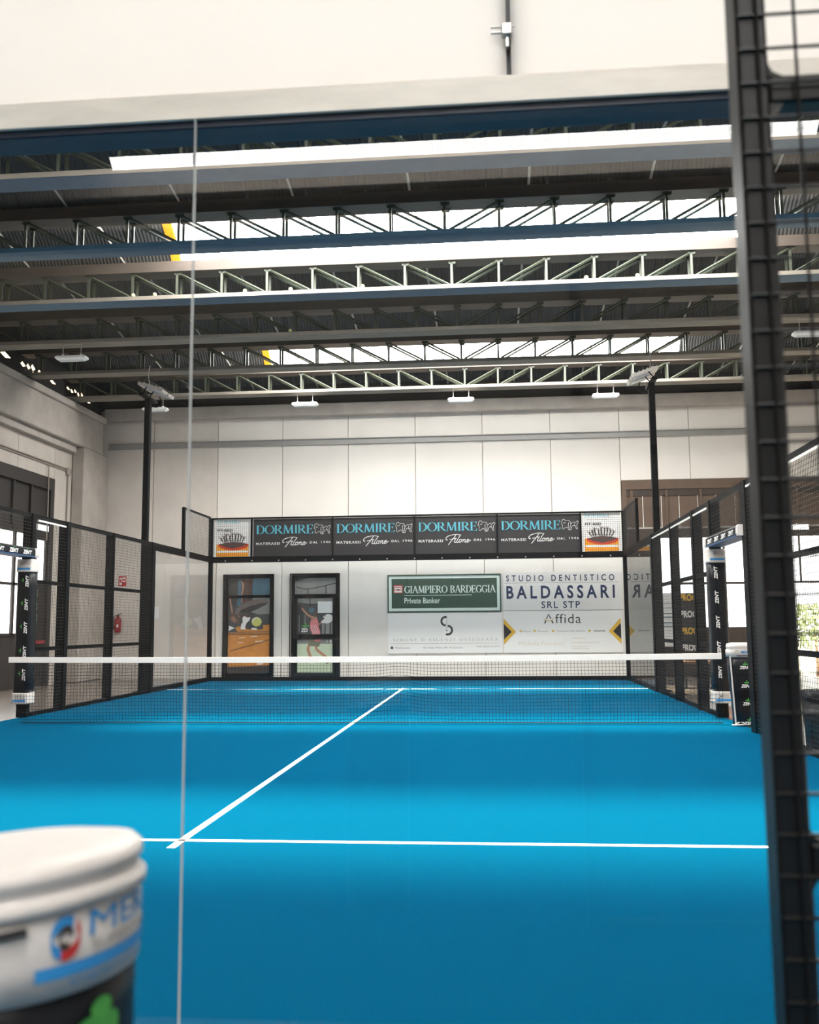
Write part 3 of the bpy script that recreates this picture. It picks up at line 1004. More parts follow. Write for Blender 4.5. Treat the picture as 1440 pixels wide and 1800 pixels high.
# lamps hung from the trusses
def lamp(loc, drop, lb):
    o = thing('ceiling_lamp', lb, 'lamp', loc, 'industrial lamps under the trusses')
    b = MB()
    b.rings([[(sx_ * (0.3 - i0), sy_ * (0.09 - i0 * .6), z) for sx_, sy_ in ((-1, -1), (1, -1), (1, 1), (-1, 1))] for z, i0 in ((-0.035, 0.05), (0.0, 0.0), (0.035, 0.0), (0.055, 0.03))], M['lamp'])
    b.build('housing', o)
    bx('diffuser', o, M['lens'], -0.24, 0.24, -0.055, 0.055, -0.042, -0.035)
    for x in (-0.18, 0.18):
        b = MB()
        b.tube([(x, 0, 0.05), (x, 0, 0.09)], 0.022, M['lamp'], 6)
        b.tube([(x, 0, 0.09), (x, 0, drop)], 0.007, M['tie'], 5)
        b.build('hanger', o)
    bx('hanger_bar', o, M['tie'], -0.2, 0.2, -0.008, 0.008, drop - 0.012, drop)
for loc, drop, lb in (((-6.1, 14.5, 6.43), 0.29, 'white lamp high on the left above the concrete beam'), ((-6.05, 18.95, 6.43), 0.29, 'white lamp behind the left light mast'),
                      ((-2.44, 18.95, 6.45), 0.27, 'white lamp in the far row, left of the middle one'), ((1.22, 18.95, 6.45), 0.27, 'middle white lamp of the far row above the banners'),
                      ((4.52, 18.95, 6.45), 0.27, 'white lamp in the far row beside the right light mast'), ((7.65, 14.5, 6.43), 0.29, 'white lamp at the far right behind the near mesh gate')):
    lamp(loc, drop, lb)

# ================================================================== NET
nt_ = thing('court_net', 'black net with white top tape across the middle of the blue court', 'net', (0, 10, 0))
nx, nz = 212, 19
X0, X1 = -4.68, 4.82
def net_pt(i, j):
    u = i / nx
    x = X0 + (X1 - X0) * u
    top = 0.885 - 0.02 * math.sin(math.pi * u)
    v = j / nz
    z = 0.012 + (top - 0.02) * v
    bump = math.exp(-((x - 0.62) / 0.28) ** 2) * 0.055 * math.sin(math.pi * min(1, v * 1.0))
    wob = 0.012 * math.sin(x * 2.1 + v * 3) * (1 - v) * math.sin(math.pi * v)
    if x < -4.4:
        x += 0.12 * (1 - v) ** 3 * (-4.4 - x) / 0.3
    y = 0.03 * math.sin(x * 1.7) * (1 - v) + (0.05 * (1 - v) ** 4)
    return (x, y, z + bump + wob)
r = 0.0021
V, Fc = [], []
def ribbon(pts, along_x):
    for k in range(len(pts) - 1):
        p, q = pts[k], pts[k + 1]
        n = len(V)
        for e in (p, q):
            if along_x:
                V.extend([(e[0], e[1] - r, e[2] - r), (e[0], e[1] - r, e[2] + r), (e[0], e[1] + r, e[2])])
            else:
                V.extend([(e[0] - r, e[1] - r, e[2]), (e[0] + r, e[1] - r, e[2]), (e[0], e[1] + r, e[2])])
        for a in range(3):
            c = (a + 1) % 3
            Fc.append((n + a, n + c, n + 3 + c, n + 3 + a))
for i in range(nx + 1):
    ribbon([net_pt(i, j) for j in range(nz + 1)], False)
for j in range(nz + 1):
    ribbon([net_pt(i, j) for i in range(nx + 1)], True)
b = MB(); b.mesh(V, Fc, M['net'])
o = b.build('net_mesh', nt_); o['kind'] = 'stuff'
b = MB()
b.tube([net_pt(i, 0) for i in range(0, nx + 1, 2)], 0.007, M['net'], 5)
b.build('bottom_cord', nt_)
b = MB()
n = 40
for i in range(n):
    ua, ub = i / n, (i + 1) / n
    xa, xb = X0 - 0.09 + (X1 - X0 + 0.09) * ua, X0 - 0.09 + (X1 - X0 + 0.09) * ub
    za, zb = 0.9 - 0.02 * math.sin(math.pi * ua), 0.9 - 0.02 * math.sin(math.pi * ub)
    b.mesh([(xa, -0.01, za - 0.075), (xb, -0.01, zb - 0.075), (xb, -0.012, zb), (xa, -0.012, za), (xa, 0.012, za - 0.075), (xb, 0.012, zb - 0.075), (xb, 0.012, zb), (xa, 0.012, za)],
           [(0, 1, 2, 3), (7, 6, 5, 4), (3, 2, 6, 7), (4, 5, 1, 0)] + ([(0, 3, 7, 4)] if i == 0 else []) + ([(1, 5, 6, 2)] if i == n - 1 else []), M['tape'])
tag(b.build('top_tape', nt_), 'white top tape')

def leaf_mark(b, cu, cv, s, at, h, m):
    for a in (20, 90, 160):
        c, d = math.cos(math.radians(a)), math.sin(math.radians(a))
        pts = [(0, 0), (.35, .2), (.75, .14), (1, 0), (.75, -.14), (.35, -.2)]
        poly(b, [(cu + s * (x * c - y * d), cv + s * (x * d + y * c)) for x, y in pts], m, at, h)

# padded net posts
def rr(hx, hy, z, cx=0, cy=0, n=5, rad=0.06):
    pts = []
    for (sx_, sy_, a0) in ((1, 1, 0), (-1, 1, 90), (-1, -1, 180), (1, -1, 270)):
        for i in range(n):
            a = math.radians(a0 + 90 * i / (n - 1))
            pts.append((cx + sx_ * (hx - rad) + rad * math.cos(a), cy + sy_ * (hy - rad) + rad * math.sin(a), z))
    return pts
def net_post(sx, lb):
    o = thing('net_post', lb, 'net post', (5.06 * sx, 9.86, 0), 'padded net posts')
    lean = 0.04
    b = MB()
    b.rings([rr(0.17 - 0.01 * math.sin(z * 7), 0.13, z, lean * (0.45 - z)) for z in (0.0, 0.15, 0.35, 0.55, 0.72, 0.86)], M['navyglossy'])
    b.build('pad', o, True)
    b = MB()
    b.rings([rr(0.182, 0.142, 0.855, lean * -0.4), rr(0.18, 0.14, 0.94, lean * -0.48), rr(0.168, 0.13, 0.965, lean * -0.5), rr(0.176, 0.136, 0.975, lean * -0.5), rr(0.165, 0.125, 1.02, lean * -0.55), rr(0.12, 0.09, 1.035, lean * -0.55)], M['cover'])
    cap = b.build('cap', o, True)
    at = lambda u, v, h: (u + lean * (0.45 - v), -0.142 - h, v)
    b = MB()
    put(b, glyphs('MERLI', 0.02), -0.04, 0.905, 0.1, 0.935, M['blueprint'], at, 0.003)
    poly(b, [(-0.1, 0.868), (0.11, 0.868), (0.11, 0.88), (-0.1, 0.88)], M['navyprint'], at, 0.003)
    stroke(b, ell(-0.09, 0.918, 0.024, 0.02, 14, 20, 330), 0.008, M['greyprint'], at, 0.003)
    b.build('label', cap)
    at2 = lambda u, v, h: (u + lean * (0.45 - v), -0.13 - h - 0.001, v)
    b = MB()
    for v in (0.73, 0.5, 0.28, 0.04):
        leaf_mark(b, 0.0, v + 0.03, 0.042, at2, 0.004, M['leaf'])
        put(b, glyphs("ZEN'T", 0.03, 0.25), -0.075, v - 0.022, 0.075, v + 0.018, M['white'], at2, 0.004)
    b.build('logo', o)
    b = MB()
    for (s, off) in ((-1, 0.0), (1, 0.0)):
        b.tube([(s * 0.172 + lean * (0.45 - z), -0.11, z) for z in (0.0, 0.3, 0.6, 0.86)], 0.011, M['cover'], 6)
    b.build('piping', o)
    b = MB()
    b.tube(curve_pts([Vector((-0.2 * sx, -0.1, 0.012)), Vector((-0.12, -0.16, 0.02)), Vector((-0.05, -0.15, 0.03)), Vector((-0.1, -0.12, 0.05)), Vector((-0.17, -0.13, 0.02))], 4), 0.009, M['cover'], 5)
    b.build('lace', o)
net_post(-1, 'padded net post at the left end of the net')
net_post(1, 'padded black net post with white cap at the right end of the net')

# padded uprights and lintels of the side openings
def upright_pad(sx, lb):
    X = 4.98 * sx
    o = thing('post_pad', lb, 'pad', (5.0 * sx, 10.9, 0), 'padded door uprights')
    b = MB()
    b.rings([rr(0.115, 0.12, z, 0, 0, 4, 0.05) for z in (0.3, 0.6, 1.0, 1.5, 1.9, 2.15)], M['navyglossy'])
    b.build('pad', o, True)
    for (z0, z1) in ((0.2, 0.36), (2.12, 2.31)):
        b = MB(); b.rings([rr(0.128, 0.126, z, 0, 0, 4, 0.05) for z in (z0, z0 + 0.02, z1 - 0.02, z1)], M['cover'])
        c = b.build('cover_band', o, True)
        at = lambda u, v, h: (u, -0.127 - h, v)
        b = MB()
        put(b, glyphs('MERLI', 0.02), -0.05, z1 - 0.085, 0.1, z1 - 0.03, M['greyprint'], at)
        poly(b, [(-0.1, z0 + 0.03), (0.1, z0 + 0.03), (0.1, z0 + 0.06), (-0.1, z0 + 0.06)], M['blueprint'], at)
        b.build('label', c)
    # lettering turned to run up the pad
    b = MB()
    for v in (0.62, 0.95, 1.3, 1.64, 1.98):
        if sx > 0:
            at = lambda u, w, h, v=v: (-0.03 - w, -0.121 - h, v + u)
            put(b, glyphs("ZEN'T", 0.03, 0.2), -0.09, -0.025, 0.09, 0.025, M['white'], at)
        else:
            at = lambda u, w, h, v=v: (0.055 - w, -0.121 - h, v + u)
            put(b, glyphs("ZEN'T", 0.03, 0.2), -0.09, -0.025, 0.09, 0.025, M['white'], at)
            leaf_mark(b, 0.02, 0.055, 0.035, at, 0.003, M['leaf'])
    b.build('logo', o)
    return o
upright_pad(-1, 'black padded door upright with a white band at the left opening')
upright_pad(1, 'black padded door upright with a white band at the right opening')
def lintel_pad(sx, lb):
    X = 4.98 * sx
    o = thing('lintel_pad', lb, 'pad', (X, 10.0, 2.4), 'padded door lintels')
    def ring(y, g=0.0):
        return [(x, y, z) for x, z in ((-0.1 - g, -0.06), (0.1 + g, -0.06), (0.11 + g, -0.03), (0.11 + g, 0.05), (0.09 + g, 0.075), (-0.09 - g, 0.075), (-0.11 - g, 0.05), (-0.11 - g, -0.03))]
    b = MB(); b.rings([ring(-0.85), ring(-0.4), ring(0.2), ring(0.85)], M['navyglossy'])
    b.build('pad', o)
    for (a, c) in ((-0.95, -0.85), (0.85, 0.97)):
        b = MB(); b.rings([ring(a, 0.004), ring(c, 0.004)], M['cover'])
        b.build('cover_band', o)
    bx('stripe', o, M['navystripe'], -0.113, 0.113, -0.85, 0.85, -0.066, -0.045)
    b = MB()
    at = lambda u, v, h: (-sx * (0.112 + h), u * sx * -1, v)
    for u in (-0.6, -0.2, 0.2, 0.6):
        put(b, glyphs("ZEN'T", 0.03, 0.2), u - 0.13, -0.03, u + 0.13, 0.03, M['white'], at)
        if sx < 0:
            leaf_mark(b, u, 0.035, 0.03, at, 0.003, M['leaf'])
    b.build('logo', o)
lintel_pad(-1, 'padded lintel with blue underside over the left opening')
lintel_pad(1, 'padded lintel with pale lettering over the right opening')

# ================================================================== FAR WALL: poster windows and signs
def map7(u, v): return (-4.94 + (384 + u / 9.0 - 394) * 1.29 / 86, 2.61 - (1000 + v / 9.0 - 1010.5) * 2.55 / 177.5)
def map8(u, v): return (-3.21 + (500 + u / 9.0 - 512) * 1.24 / 85, 2.61 - (1000 + v / 9.0 - 1009.5) * 2.55 / 178.5)
AF = facing_camera(YW - 0.03)
def poster_window(name, lb, mp, outer, bars, draw):
    o = structure(name, lb, (0, 0, 0), 'window')
    (x0, z1), (x1, z0) = mp(*outer[0]), mp(*outer[1])
    z0 = 0.02
    t = 0.12
    f = MB()
    f.box(x0, x0 + t, YW - 0.1, YW - 0.002, z0, z1, M['steel'], 0.006)
    f.box(x1 - t * .75, x1, YW - 0.1, YW - 0.002, z0, z1, M['steel'], 0.006)
    f.box(x0 + t, x1 - t * .75, YW - 0.1, YW - 0.002, z1 - 0.1, z1, M['steel'], 0.006)
    f.box(x0 + t, x1 - t * .75, YW - 0.1, YW - 0.002, z0, z0 + 0.11, M['steel'], 0.006)
    f.build('window_frame', o)
    for (va, vb) in bars:
        bx('cross_bar', o, M['steel'], x0 + t, x1 - t * .75, YW - 0.085, YW - 0.002, mp(0, vb)[1], mp(0, va)[1])
    if name == 'door_2':
        for u in (185, 785):
            xa = mp(u, 0)[0]
            bx('sash_stile', o, M['steel'], xa - 0.02, xa + 0.05, YW - 0.09, YW - 0.002, z0 + 0.1, mp(0, 460)[1])
        bx('edge_strip', o, M['alu'], mp(118, 0)[0], mp(126, 0)[0], YW - 0.104, YW - 0.1, 0.05, z1 - 0.02)
    b = MB()
    draw(b, lambda pts, m, h=0.001: poly(b, [mp(u, v) for u, v in pts], m, AF, h), lambda pts, w, m, h: stroke(b, [mp(u, v) for u, v in curve_pts([Vector(p) for p in pts], 4)], w, m, AF, h), mp)
    b.build('poster', o)
    return o
def draw_shoes(b, p, s, mp):
    p([(170, 1640), (170, 1000), (830, 1000), (830, 1640)], M['clay'], 0.0005)
    p([(170, 1010), (170, 150), (830, 150), (830, 1010)], M['greydark'], 0.0006)
    p([(535, 430), (545, 160), (830, 160), (830, 430)], M['steelblue'], 0.001)
    p([(310, 430), (315, 200), (365, 190), (372, 430)], M['steelblue'], 0.001)
    p([(300, 590), (310, 470), (370, 470), (365, 590)], M['steelblue'], 0.001)
    p([(530, 700), (540, 470), (830, 470), (830, 720), (640, 730)], M['grey'], 0.001)
    p([(170, 160), (300, 160), (310, 440), (300, 600), (170, 560)], M['racketdark'], 0.0012)
    p([(365, 190), (410, 240), (405, 330), (385, 420), (385, 560), (368, 540), (365, 420), (378, 320)], M['skin'], 0.0014)
    p([(410, 160), (545, 160), (535, 300), (520, 420), (520, 540), (395, 560), (395, 400), (412, 320)], M['skindark'], 0.0013)
    p([(180, 470), (205, 470), (215, 560), (240, 680), (225, 720), (205, 620)], M['skin'], 0.0016)
    p([(205, 600), (240, 680), (275, 690), (300, 760), (360, 800), (340, 880), (250, 850), (190, 830), (180, 770), (215, 720)], M['skindark'], 0.0015)
    for (a, c) in (((210, 770), (265, 860)), ((228, 760), (285, 850)), ((250, 760), (298, 830)), ((320, 740), (345, 772))):
        s([a, c], 0.017, M['skin'], 0.0022)
    p([(310, 920), (170, 1000), (830, 1000), (830, 890), (700, 900), (560, 900), (420, 900)], M['clay'], 0.0016)
    p([(170, 1050), (830, 1050), (830, 1030), (170, 1022)], M['clay2'], 0.0016)
    p([(278, 690), (290, 640), (370, 570), (500, 515), (640, 488), (750, 492), (795, 530), (780, 560), (700, 600), (560, 665), (420, 712), (320, 728), (285, 722)], M['racket'], 0.002)
    p([(325, 715), (370, 655), (500, 600), (640, 560), (770, 545), (740, 585), (600, 655), (460, 705)], M['racketdark'], 0.0024)
    p([(330, 735), (500, 730), (520, 780), (480, 830), (400, 790), (360, 780)], M['brown'], 0.0018)
    p([(362, 960), (372, 880), (395, 850), (388, 790), (410, 752), (470, 780), (510, 770), (505, 810), (450, 870), (430, 940), (440, 965)], M['white'], 0.0025)
    p([(430, 930), (450, 870), (510, 815), (600, 880), (700, 900), (716, 945), (680, 965), (540, 968), (450, 955)], M['greydark'], 0.0026)
    p([(520, 965), (535, 940), (600, 945), (625, 960), (600, 972)], M['white'], 0.0028)
    p([(180, 1000), (178, 900), (205, 885), (270, 935), (310, 990), (305, 1010)], M['greydark'], 0.0024)
    p([(180, 990), (180, 905), (215, 915), (270, 940), (215, 965)], M['white'], 0.0027)
    p(ell(608, 845, 78, 74, 22), M['tennis'], 0.003)
    p(ell(600, 828, 62, 52, 18), M['offwhite'], 0.0031)
    p(ell(612, 850, 55, 60, 18), M['tennis'], 0.0032)
    for (u0, v0, u1, v1) in ((340, 1090, 430, 1085), (590, 1150, 710, 1140), (330, 1165, 400, 1160), (520, 1070, 620, 1066)):
        p([(u0, v0 + 14), (u1, v1 + 12), (u1, v1), (u0, v0)], M['faint'], 0.0012)
    p([(200, 1290), (560, 1190), (800, 1120), (800, 1140), (560, 1215), (210, 1310)], M['clay2'], 0.0009)
    p([(170, 1640), (170, 1545), (830, 1530), (830, 1640)], M['racketdark'], 0.0009)
    put(b, glyphs('ZD', 0.05, 0.1), *mp(612, 1512), *mp(715, 1455), M['white'], AF, 0.003)
poster_window('door_1', 'left poster window on the far wall, shoes and ball on orange clay', map7, ((92, 95), (870, 1700)), ((425, 465),), draw_shoes)
def draw_player(b, p, s, mp):
    p([(180, 1640), (180, 150), (835, 150), (835, 1640)], M['greydark'], 0.0005)
    p([(180, 420), (180, 215), (380, 160), (835, 160), (835, 420)], M['grey'], 0.0008)
    p([(200, 1050), (200, 480), (800, 480), (800, 1050)], M['greydark'], 0.0008)
    p([(200, 560), (200, 480), (800, 480), (800, 530), (420, 580)], M['grey'], 0.001)
    for pts in (((185, 290), (390, 330), (830, 240)), ((215, 545), (420, 575), (600, 560)), ((378, 330), (382, 420)), ((410, 480), (418, 620)), ((662, 275), (664, 420))):
        s(pts, 0.02, M['black'], 0.0014)
    p([(200, 1640), (200, 1130), (800, 1130), (800, 1640)], M['court'], 0.001)
    p([(200, 1190), (200, 1120), (800, 1120), (800, 1195)], M['grey'], 0.0012)
    for u in (245, 335):
        s([(u, 740), (u, 1000)], 0.012, M['greyprint'], 0.0012)
    for (u0, u1) in ((600, 640), (660, 720), (740, 780)):
        p([(u0, 1040), (u0, 860), (u1, 860), (u1, 1040)], M['grey'], 0.0012)
    p(ell(440, 665, 45, 42, 14), M['steelblue'], 0.0013)
    s([(270, 590), (290, 640), (350, 710), (410, 760), (480, 780)], 0.05, M['skin'], 0.002)
    p([(245, 620), (262, 570), (290, 575), (295, 620), (280, 645)], M['skindark'], 0.0022)
    p([(430, 800), (470, 760), (520, 770), (545, 850), (500, 880), (440, 860)], M['skin'], 0.0021)
    p([(470, 745), (485, 705), (515, 690), (530, 720), (515, 770), (480, 775)], M['skindark'], 0.0023)
    p([(415, 960), (415, 870), (440, 805), (470, 830), (510, 790), (540, 840), (550, 930), (575, 1000), (575, 1045), (450, 1045)], M['pink'], 0.0024)
    for k in range(4):
        s([(430 + 25 * k, 900), (450 + 28 * k, 980), (475 + 28 * k, 1040)], 0.008, M['white'], 0.0028)
    s([(545, 870), (560, 890), (600, 850)], 0.03, M['skin'], 0.002)
    p([(585, 865), (610, 790), (650, 740), (700, 725), (755, 745), (775, 800), (755, 850), (700, 875), (640, 872)], M['offwhite'], 0.0022)
    p([(600, 840), (605, 780), (640, 790), (650, 740), (665, 735), (640, 800)], M['greydark'], 0.0024)
    p([(385, 1210), (400, 1140), (480, 1125), (580, 1130), (585, 1170), (555, 1240), (500, 1230), (440, 1230)], M['shorts'], 0.002)
    p([(480, 1150), (480, 1122), (585, 1122), (578, 1155), (530, 1162)], M['pink'], 0.0024)
    s([(405, 1215), (385, 1270), (400, 1330), (425, 1400), (440, 1460)], 0.075, M['skin'], 0.0018)
    s([(515, 1220), (520, 1280), (590, 1340), (660, 1400), (700, 1470)], 0.07, M['skin'], 0.0018)
    p([(395, 1490), (400, 1455), (470, 1450), (495, 1480), (490, 1495)], M['white'], 0.0026)
    p([(660, 1500), (690, 1450), (715, 1455), (705, 1500)], M['brown'], 0.0026)
    p([(535, 712), (535, 530), (785, 530), (785, 712)], M['paper'], 0.004)
    leaf_mark(b, mp(345, 930)[0], mp(345, 930)[1], 0.12, AF, 0.003, M['leaf'])
    put(b, glyphs('ZD', 0.05, 0.1), *mp(270, 1010), *mp(380, 950), M['white'], AF, 0.003)
    for u in (680, 730, 745):
        s([(u, 1130), (u, 1175)], 0.016, M['white'], 0.002)
poster_window('door_2', 'right poster window on the far wall, player in a pink top', map8, ((100, 85), (880, 1700)), ((415, 470), (1045, 1120)), draw_player)

YS = YW - 0.045
AS = facing_camera(YS)
# green framed sign
o = thing('sign', 'dark green sign board with pale lettering and border', 'sign', (0, 0, 0))
f = MB()
x0, x1, z0, z1 = -0.75, 2.07, 1.61, 2.545
for (a, c, d, e) in ((x0, x1, z0, z0 + 0.03), (x0, x1, z1 - 0.03, z1), (x0, x0 + 0.03, z0 + 0.03, z1 - 0.03), (x1 - 0.03, x1, z0 + 0.03, z1 - 0.03)):
    f.box(a, c, YS - 0.02, YW - 0.002, d, e, M['greenframe'], 0.004)
f.build('sign_frame', o)
bx('sign_board', o, M['mint'], x0 + 0.03, x1 - 0.03, YS, YW - 0.003, z0 + 0.03, z1 - 0.03)
b = MB()
poly(b, [(x0 + 0.1, z0 + 0.1), (x1 - 0.1, z0 + 0.1), (x1 - 0.1, z1 - 0.1), (x0 + 0.1, z1 - 0.1)], M['green'], AS, 0.002)
b.build('green_field', o)
b = MB()
for k_ in (0, 1):
    put(b, serif('GIAMPIERO BARDEGGIA', 0.02), -0.33 + 0.01 * k_, 2.085, 1.93 + 0.01 * k_, 2.265, M['mint'], AS, 0.004 + 0.0004 * k_)
put(b, glyphs('Private Banker', 0.014), -0.33, 1.83, 0.56, 1.97, M['mint'], AS, 0.004)
poly(b, [(-0.33, 2.022), (1.35, 2.022), (1.35, 2.034), (-0.33, 2.034)], M['mint'], AS, 0.004)
b.build('lettering', o)
b = MB()
poly(b, [(-0.6, 2.09), (-0.37, 2.09), (-0.37, 2.29), (-0.6, 2.29)], M['signred'], AS, 0.004)
for (d, e) in ((2.105, 2.15), (2.165, 2.18), (2.19, 2.23), (2.245, 2.265)):
    poly(b, [(-0.58, d), (-0.39, d), (-0.385, e), (-0.585, e)], M['offwhite'], AS, 0.005)
poly(b, ell(-0.485, 2.172, 0.03, 0.012, 12), M['black'], AS, 0.006)
b.build('emblem', o)

# dentist board
o = thing('sign', 'large pale board with navy lettering beside the green sign', 'sign', (0, 0, 0))
bx('sign_board', o, M['offwhite'], 2.12, 5.0, YS + 0.01, YW - 0.002, 1.635, 2.57)
AS2 = facing_camera(YS + 0.01)
b = MB()
put(b, glyphs('STUDIO DENTISTICO', 0.018, 0, 1.75), 2.2, 2.345, 4.84, 2.5, M['navyprint'], AS2)
put(b, glyphs('BALDASSARI', 0.026, 0, 1.5), 2.2, 1.915, 4.84, 2.24, M['navyprint'], AS2)
put(b, glyphs('SRL STP', 0.015, 0, 1.25), 3.05, 1.68, 3.99, 1.85, M['navyprint'], AS2)
poly(b, [(2.15, 2.3), (4.93, 2.3), (4.93, 2.31), (2.15, 2.31)], M['greyprint'], AS2)
b.build('lettering', o)

# board with the gold and black arrowheads
o = thing('sign', 'white board with gold and black arrowheads below the navy lettered board', 'sign', (0, 0, 0))
bx('sign_board', o, M['white'], 2.12, 5.0, YS + 0.01, YW - 0.002, 0.6, 1.615)
b = MB()
for (xa, xb, s) in ((2.12, 2.42, 1), (4.96, 4.66, -1)):
    poly(b, [(xa, 0.8), (xb, 1.11), (xa, 1.44)][::s], M['gold'], AS2, 0.002)
    poly(b, [(xa, 0.92), (xa + (xb - xa) * .64, 1.11), (xa, 1.31)][::s], M['black'], AS2, 0.004)
b.build('arrowheads', o)
b = MB()
put(b, glyphs('ffida', -0.004, 0, 1.1), 3.38, 1.31, 4.0, 1.54, M['umber'], AS2)
for pts in ([(3.12, 1.31), (3.155, 1.385)], [(3.165, 1.42), (3.22, 1.535), (3.275, 1.42)], [(3.29, 1.385), (3.325, 1.31)]):
    stroke(b, pts, 0.03, M['umber'], AS2)
stroke(b, curve_pts([(3.1, 1.43), (3.16, 1.385), (3.23, 1.37), (3.3, 1.39), (3.34, 1.44)], 4), 0.016, M['gold'], AS2, 0.005)
b.build('lettering', o)
b = MB()
put(b, glyphs('Mutui'), 2.58, 1.1, 2.79, 1.145, M['greyprint'], AS2)
put(b, glyphs('Prestiti'), 2.95, 1.1, 3.2, 1.145, M['greyprint'], AS2)
put(b, glyphs('Cessioni del quinto'), 3.4, 1.09, 4.1, 1.145, M['greyprint'], AS2)
put(b, glyphs('Aziende', 0.01), 4.3, 1.1, 4.58, 1.145, M['umber'], AS2)
for u in (2.53, 2.87, 3.32, 4.2):
    poly(b, [(u - 0.04, 1.135), (u, 1.09), (u + 0.04, 1.135), (u, 1.15)], M['gold'], AS2)
put(b, glyphs('Michela Ferracci'), 2.48, 0.78, 3.55, 0.88, M['faint'], AS2)
poly(b, [(3.6, 0.7), (3.606, 0.7), (3.606, 1.0), (3.6, 1.0)], M['faint'], AS2)
for (u, v, w) in ((3.78, 0.94, .3), (3.75, 0.83, .68), (3.75, 0.73, .4), (3.75, 0.68, .45)):
    poly(b, [(u, v), (u + w, v), (u + w, v + 0.018), (u, v + 0.018)], M['faint'], AS2)
b.build('small_lettering', o)

# osteopath board
o = thing('sign', 'white board with a dark double arc emblem under the green sign', 'sign', (0, 0, 0))
bx('sign_board', o, M['white'], -0.74, 2.08, YS + 0.01, YW - 0.002, 0.6, 1.59)
b = MB()
stroke(b, [(0.72, 1.49)] + ell(0.69, 1.385, 0.105, 0.105, 12, 90, 270), 0.05, M['umber'], AS2)
stroke(b, ell(0.74, 1.165, 0.105, 0.105, 12, 90, -90)[::1] + [(0.69, 1.06)], 0.05, M['umber'], AS2)
stroke(b, [(0.715, 1.47), (0.715, 1.15)], 0.012, M['greyprint'], AS2)
poly(b, [(0.685, 1.17), (0.715, 1.13), (0.745, 1.17), (0.715, 1.155)], M['umber'], AS2)
b.build('emblem', o)
b = MB()
put(b, serif("SIMONE D'ASCENZI OSTEOPATA", 0.35), -0.62, 0.9, 1.97, 0.97, M['greyprint'], AS2)
poly(b, [(-0.7, 0.835), (2.03, 0.835), (2.03, 0.842), (-0.7, 0.842)], M['greyprint'], AS2)
put(b, glyphs('MioDottore'), -0.57, 0.71, -0.2, 0.765, M['greyprint'], AS2)
put(b, glyphs('Via Aldo Moro 04  Frosinone'), 0.12, 0.715, 1.1, 0.765, M['greyprint'], AS2)
put(b, glyphs('+39 3343154771'), 1.42, 0.735, 2.02, 0.78, M['greyprint'], AS2)
for a in range(0, 180, 45):
    c, d = 0.04 * math.cos(math.radians(a + 10)), 0.04 * math.sin(math.radians(a + 10))
    stroke(b, [(-0.65 - c, 0.74 - d), (-0.65 + c, 0.74 + d)], 0.014, M['black'], AS2)
b.build('lettering', o)

# fire sign, extinguisher, notice
o = thing('fire_sign', 'small red and white fire extinguisher sign on the far wall', 'sign', (-7.6, YW - 0.006, 2.48))
bx('sign_plate', o, M['signred'], -0.1, 0.1, -0.004, 0.004, -0.13, 0.13)
b = MB()
at = lambda u, v, h: (u, -0.004 - h, v)
poly(b, [(-0.08, -0.1), (-0.02, -0.1), (-0.02, 0.08), (-0.08, 0.08)], M['white'], at)
poly(b, [(0.0, -0.02), (0.08, -0.02), (0.08, 0.1), (0.0, 0.1)], M['white'], at)
poly(b, ell(0.04, 0.03, 0.025, 0.035, 10), M['signred'], at, 0.004)
poly(b, ell(-0.05, 0.0, 0.018, 0.06, 10), M['signred'], at, 0.004)
b.build('pictogram', o)
o = thing('fire_extinguisher', 'red fire extinguisher hung on the far wall behind the left fence', 'fire extinguisher', (-7.66, YW - 0.1, 1.17))
b = MB()
b.rings([[(rr_ * math.cos(2 * math.pi * k / 16), rr_ * math.sin(2 * math.pi * k / 16), z) for k in range(16)] for z, rr_ in ((0, 0.07), (0.015, 0.085), (0.32, 0.085), (0.37, 0.06), (0.395, 0.03), (0.41, 0.028))], M['extinguisher'])
b.build('cylinder_body', o, True)
b = MB(); b.box(-0.03, 0.03, -0.02, 0.02, 0.41, 0.44, M['black']); b.tube([(-0.02, 0, 0.45), (0.1, 0, 0.475)], 0.01, M['black'], 5)
b.build('valve', o)
b = MB(); b.tube(curve_pts([Vector((-0.03, 0, 0.43)), Vector((-0.1, -0.02, 0.38)), Vector((-0.105, -0.02, 0.2)), Vector((-0.095, -0.02, 0.08))], 4), 0.011, M['black'], 6)
b.build('hose', o)
bx('label', o, M['white'], 0.0, 0.05, -0.088, -0.07, 0.13, 0.2)
bx('wall_hook', o, M['black'], -0.02, 0.02, 0.08, 0.098, 0.3, 0.36)
tag(bx('notice', None, M['paper'], -6.78, -6.62, YW - 0.006, YW - 0.001, 1.52, 1.82), 'small white paper notice on the far wall behind the left glass', 'notice')

# ------------------------------------------------------------------ gates
# far right gate
g = structure('door_3', 'tall brown steel gate with white window panes on the far wall', (0, 0, 0), 'gate')
bx('header', g, M['rust'], 5.09, 10.9, YW - 0.03, YW + 0.12, 4.58, 4.81)
tag(bx('track', g, M['rustdark'], 5.12, 10.9, YW - 0.005, YW + 0.04, 4.42, 4.58), 'dark track under the header')
bx('jamb', g, M['rust'], 5.09, 5.2, YW - 0.03, YW + 0.12, -0.2, 4.58)
edges = [5.2, 5.6, 6.05, 6.48, 6.93, 7.37, 7.82, 8.3, 8.75, 9.3, 9.85, 10.4, 10.9]
for i in range(len(edges) - 1):
    bx('gate_sheet', g, M['rust'], edges[i] + 0.004, edges[i + 1] - 0.004, YW + 0.02, YW + 0.05, 3.62, 4.42)
for x in (5.33, 6.17, 7.0, 7.86, 9.3, 10.2):
    bx('rib', g, M['rust'], x - 0.03, x + 0.03, YW - 0.03, YW + 0.02, 3.62, 4.56)
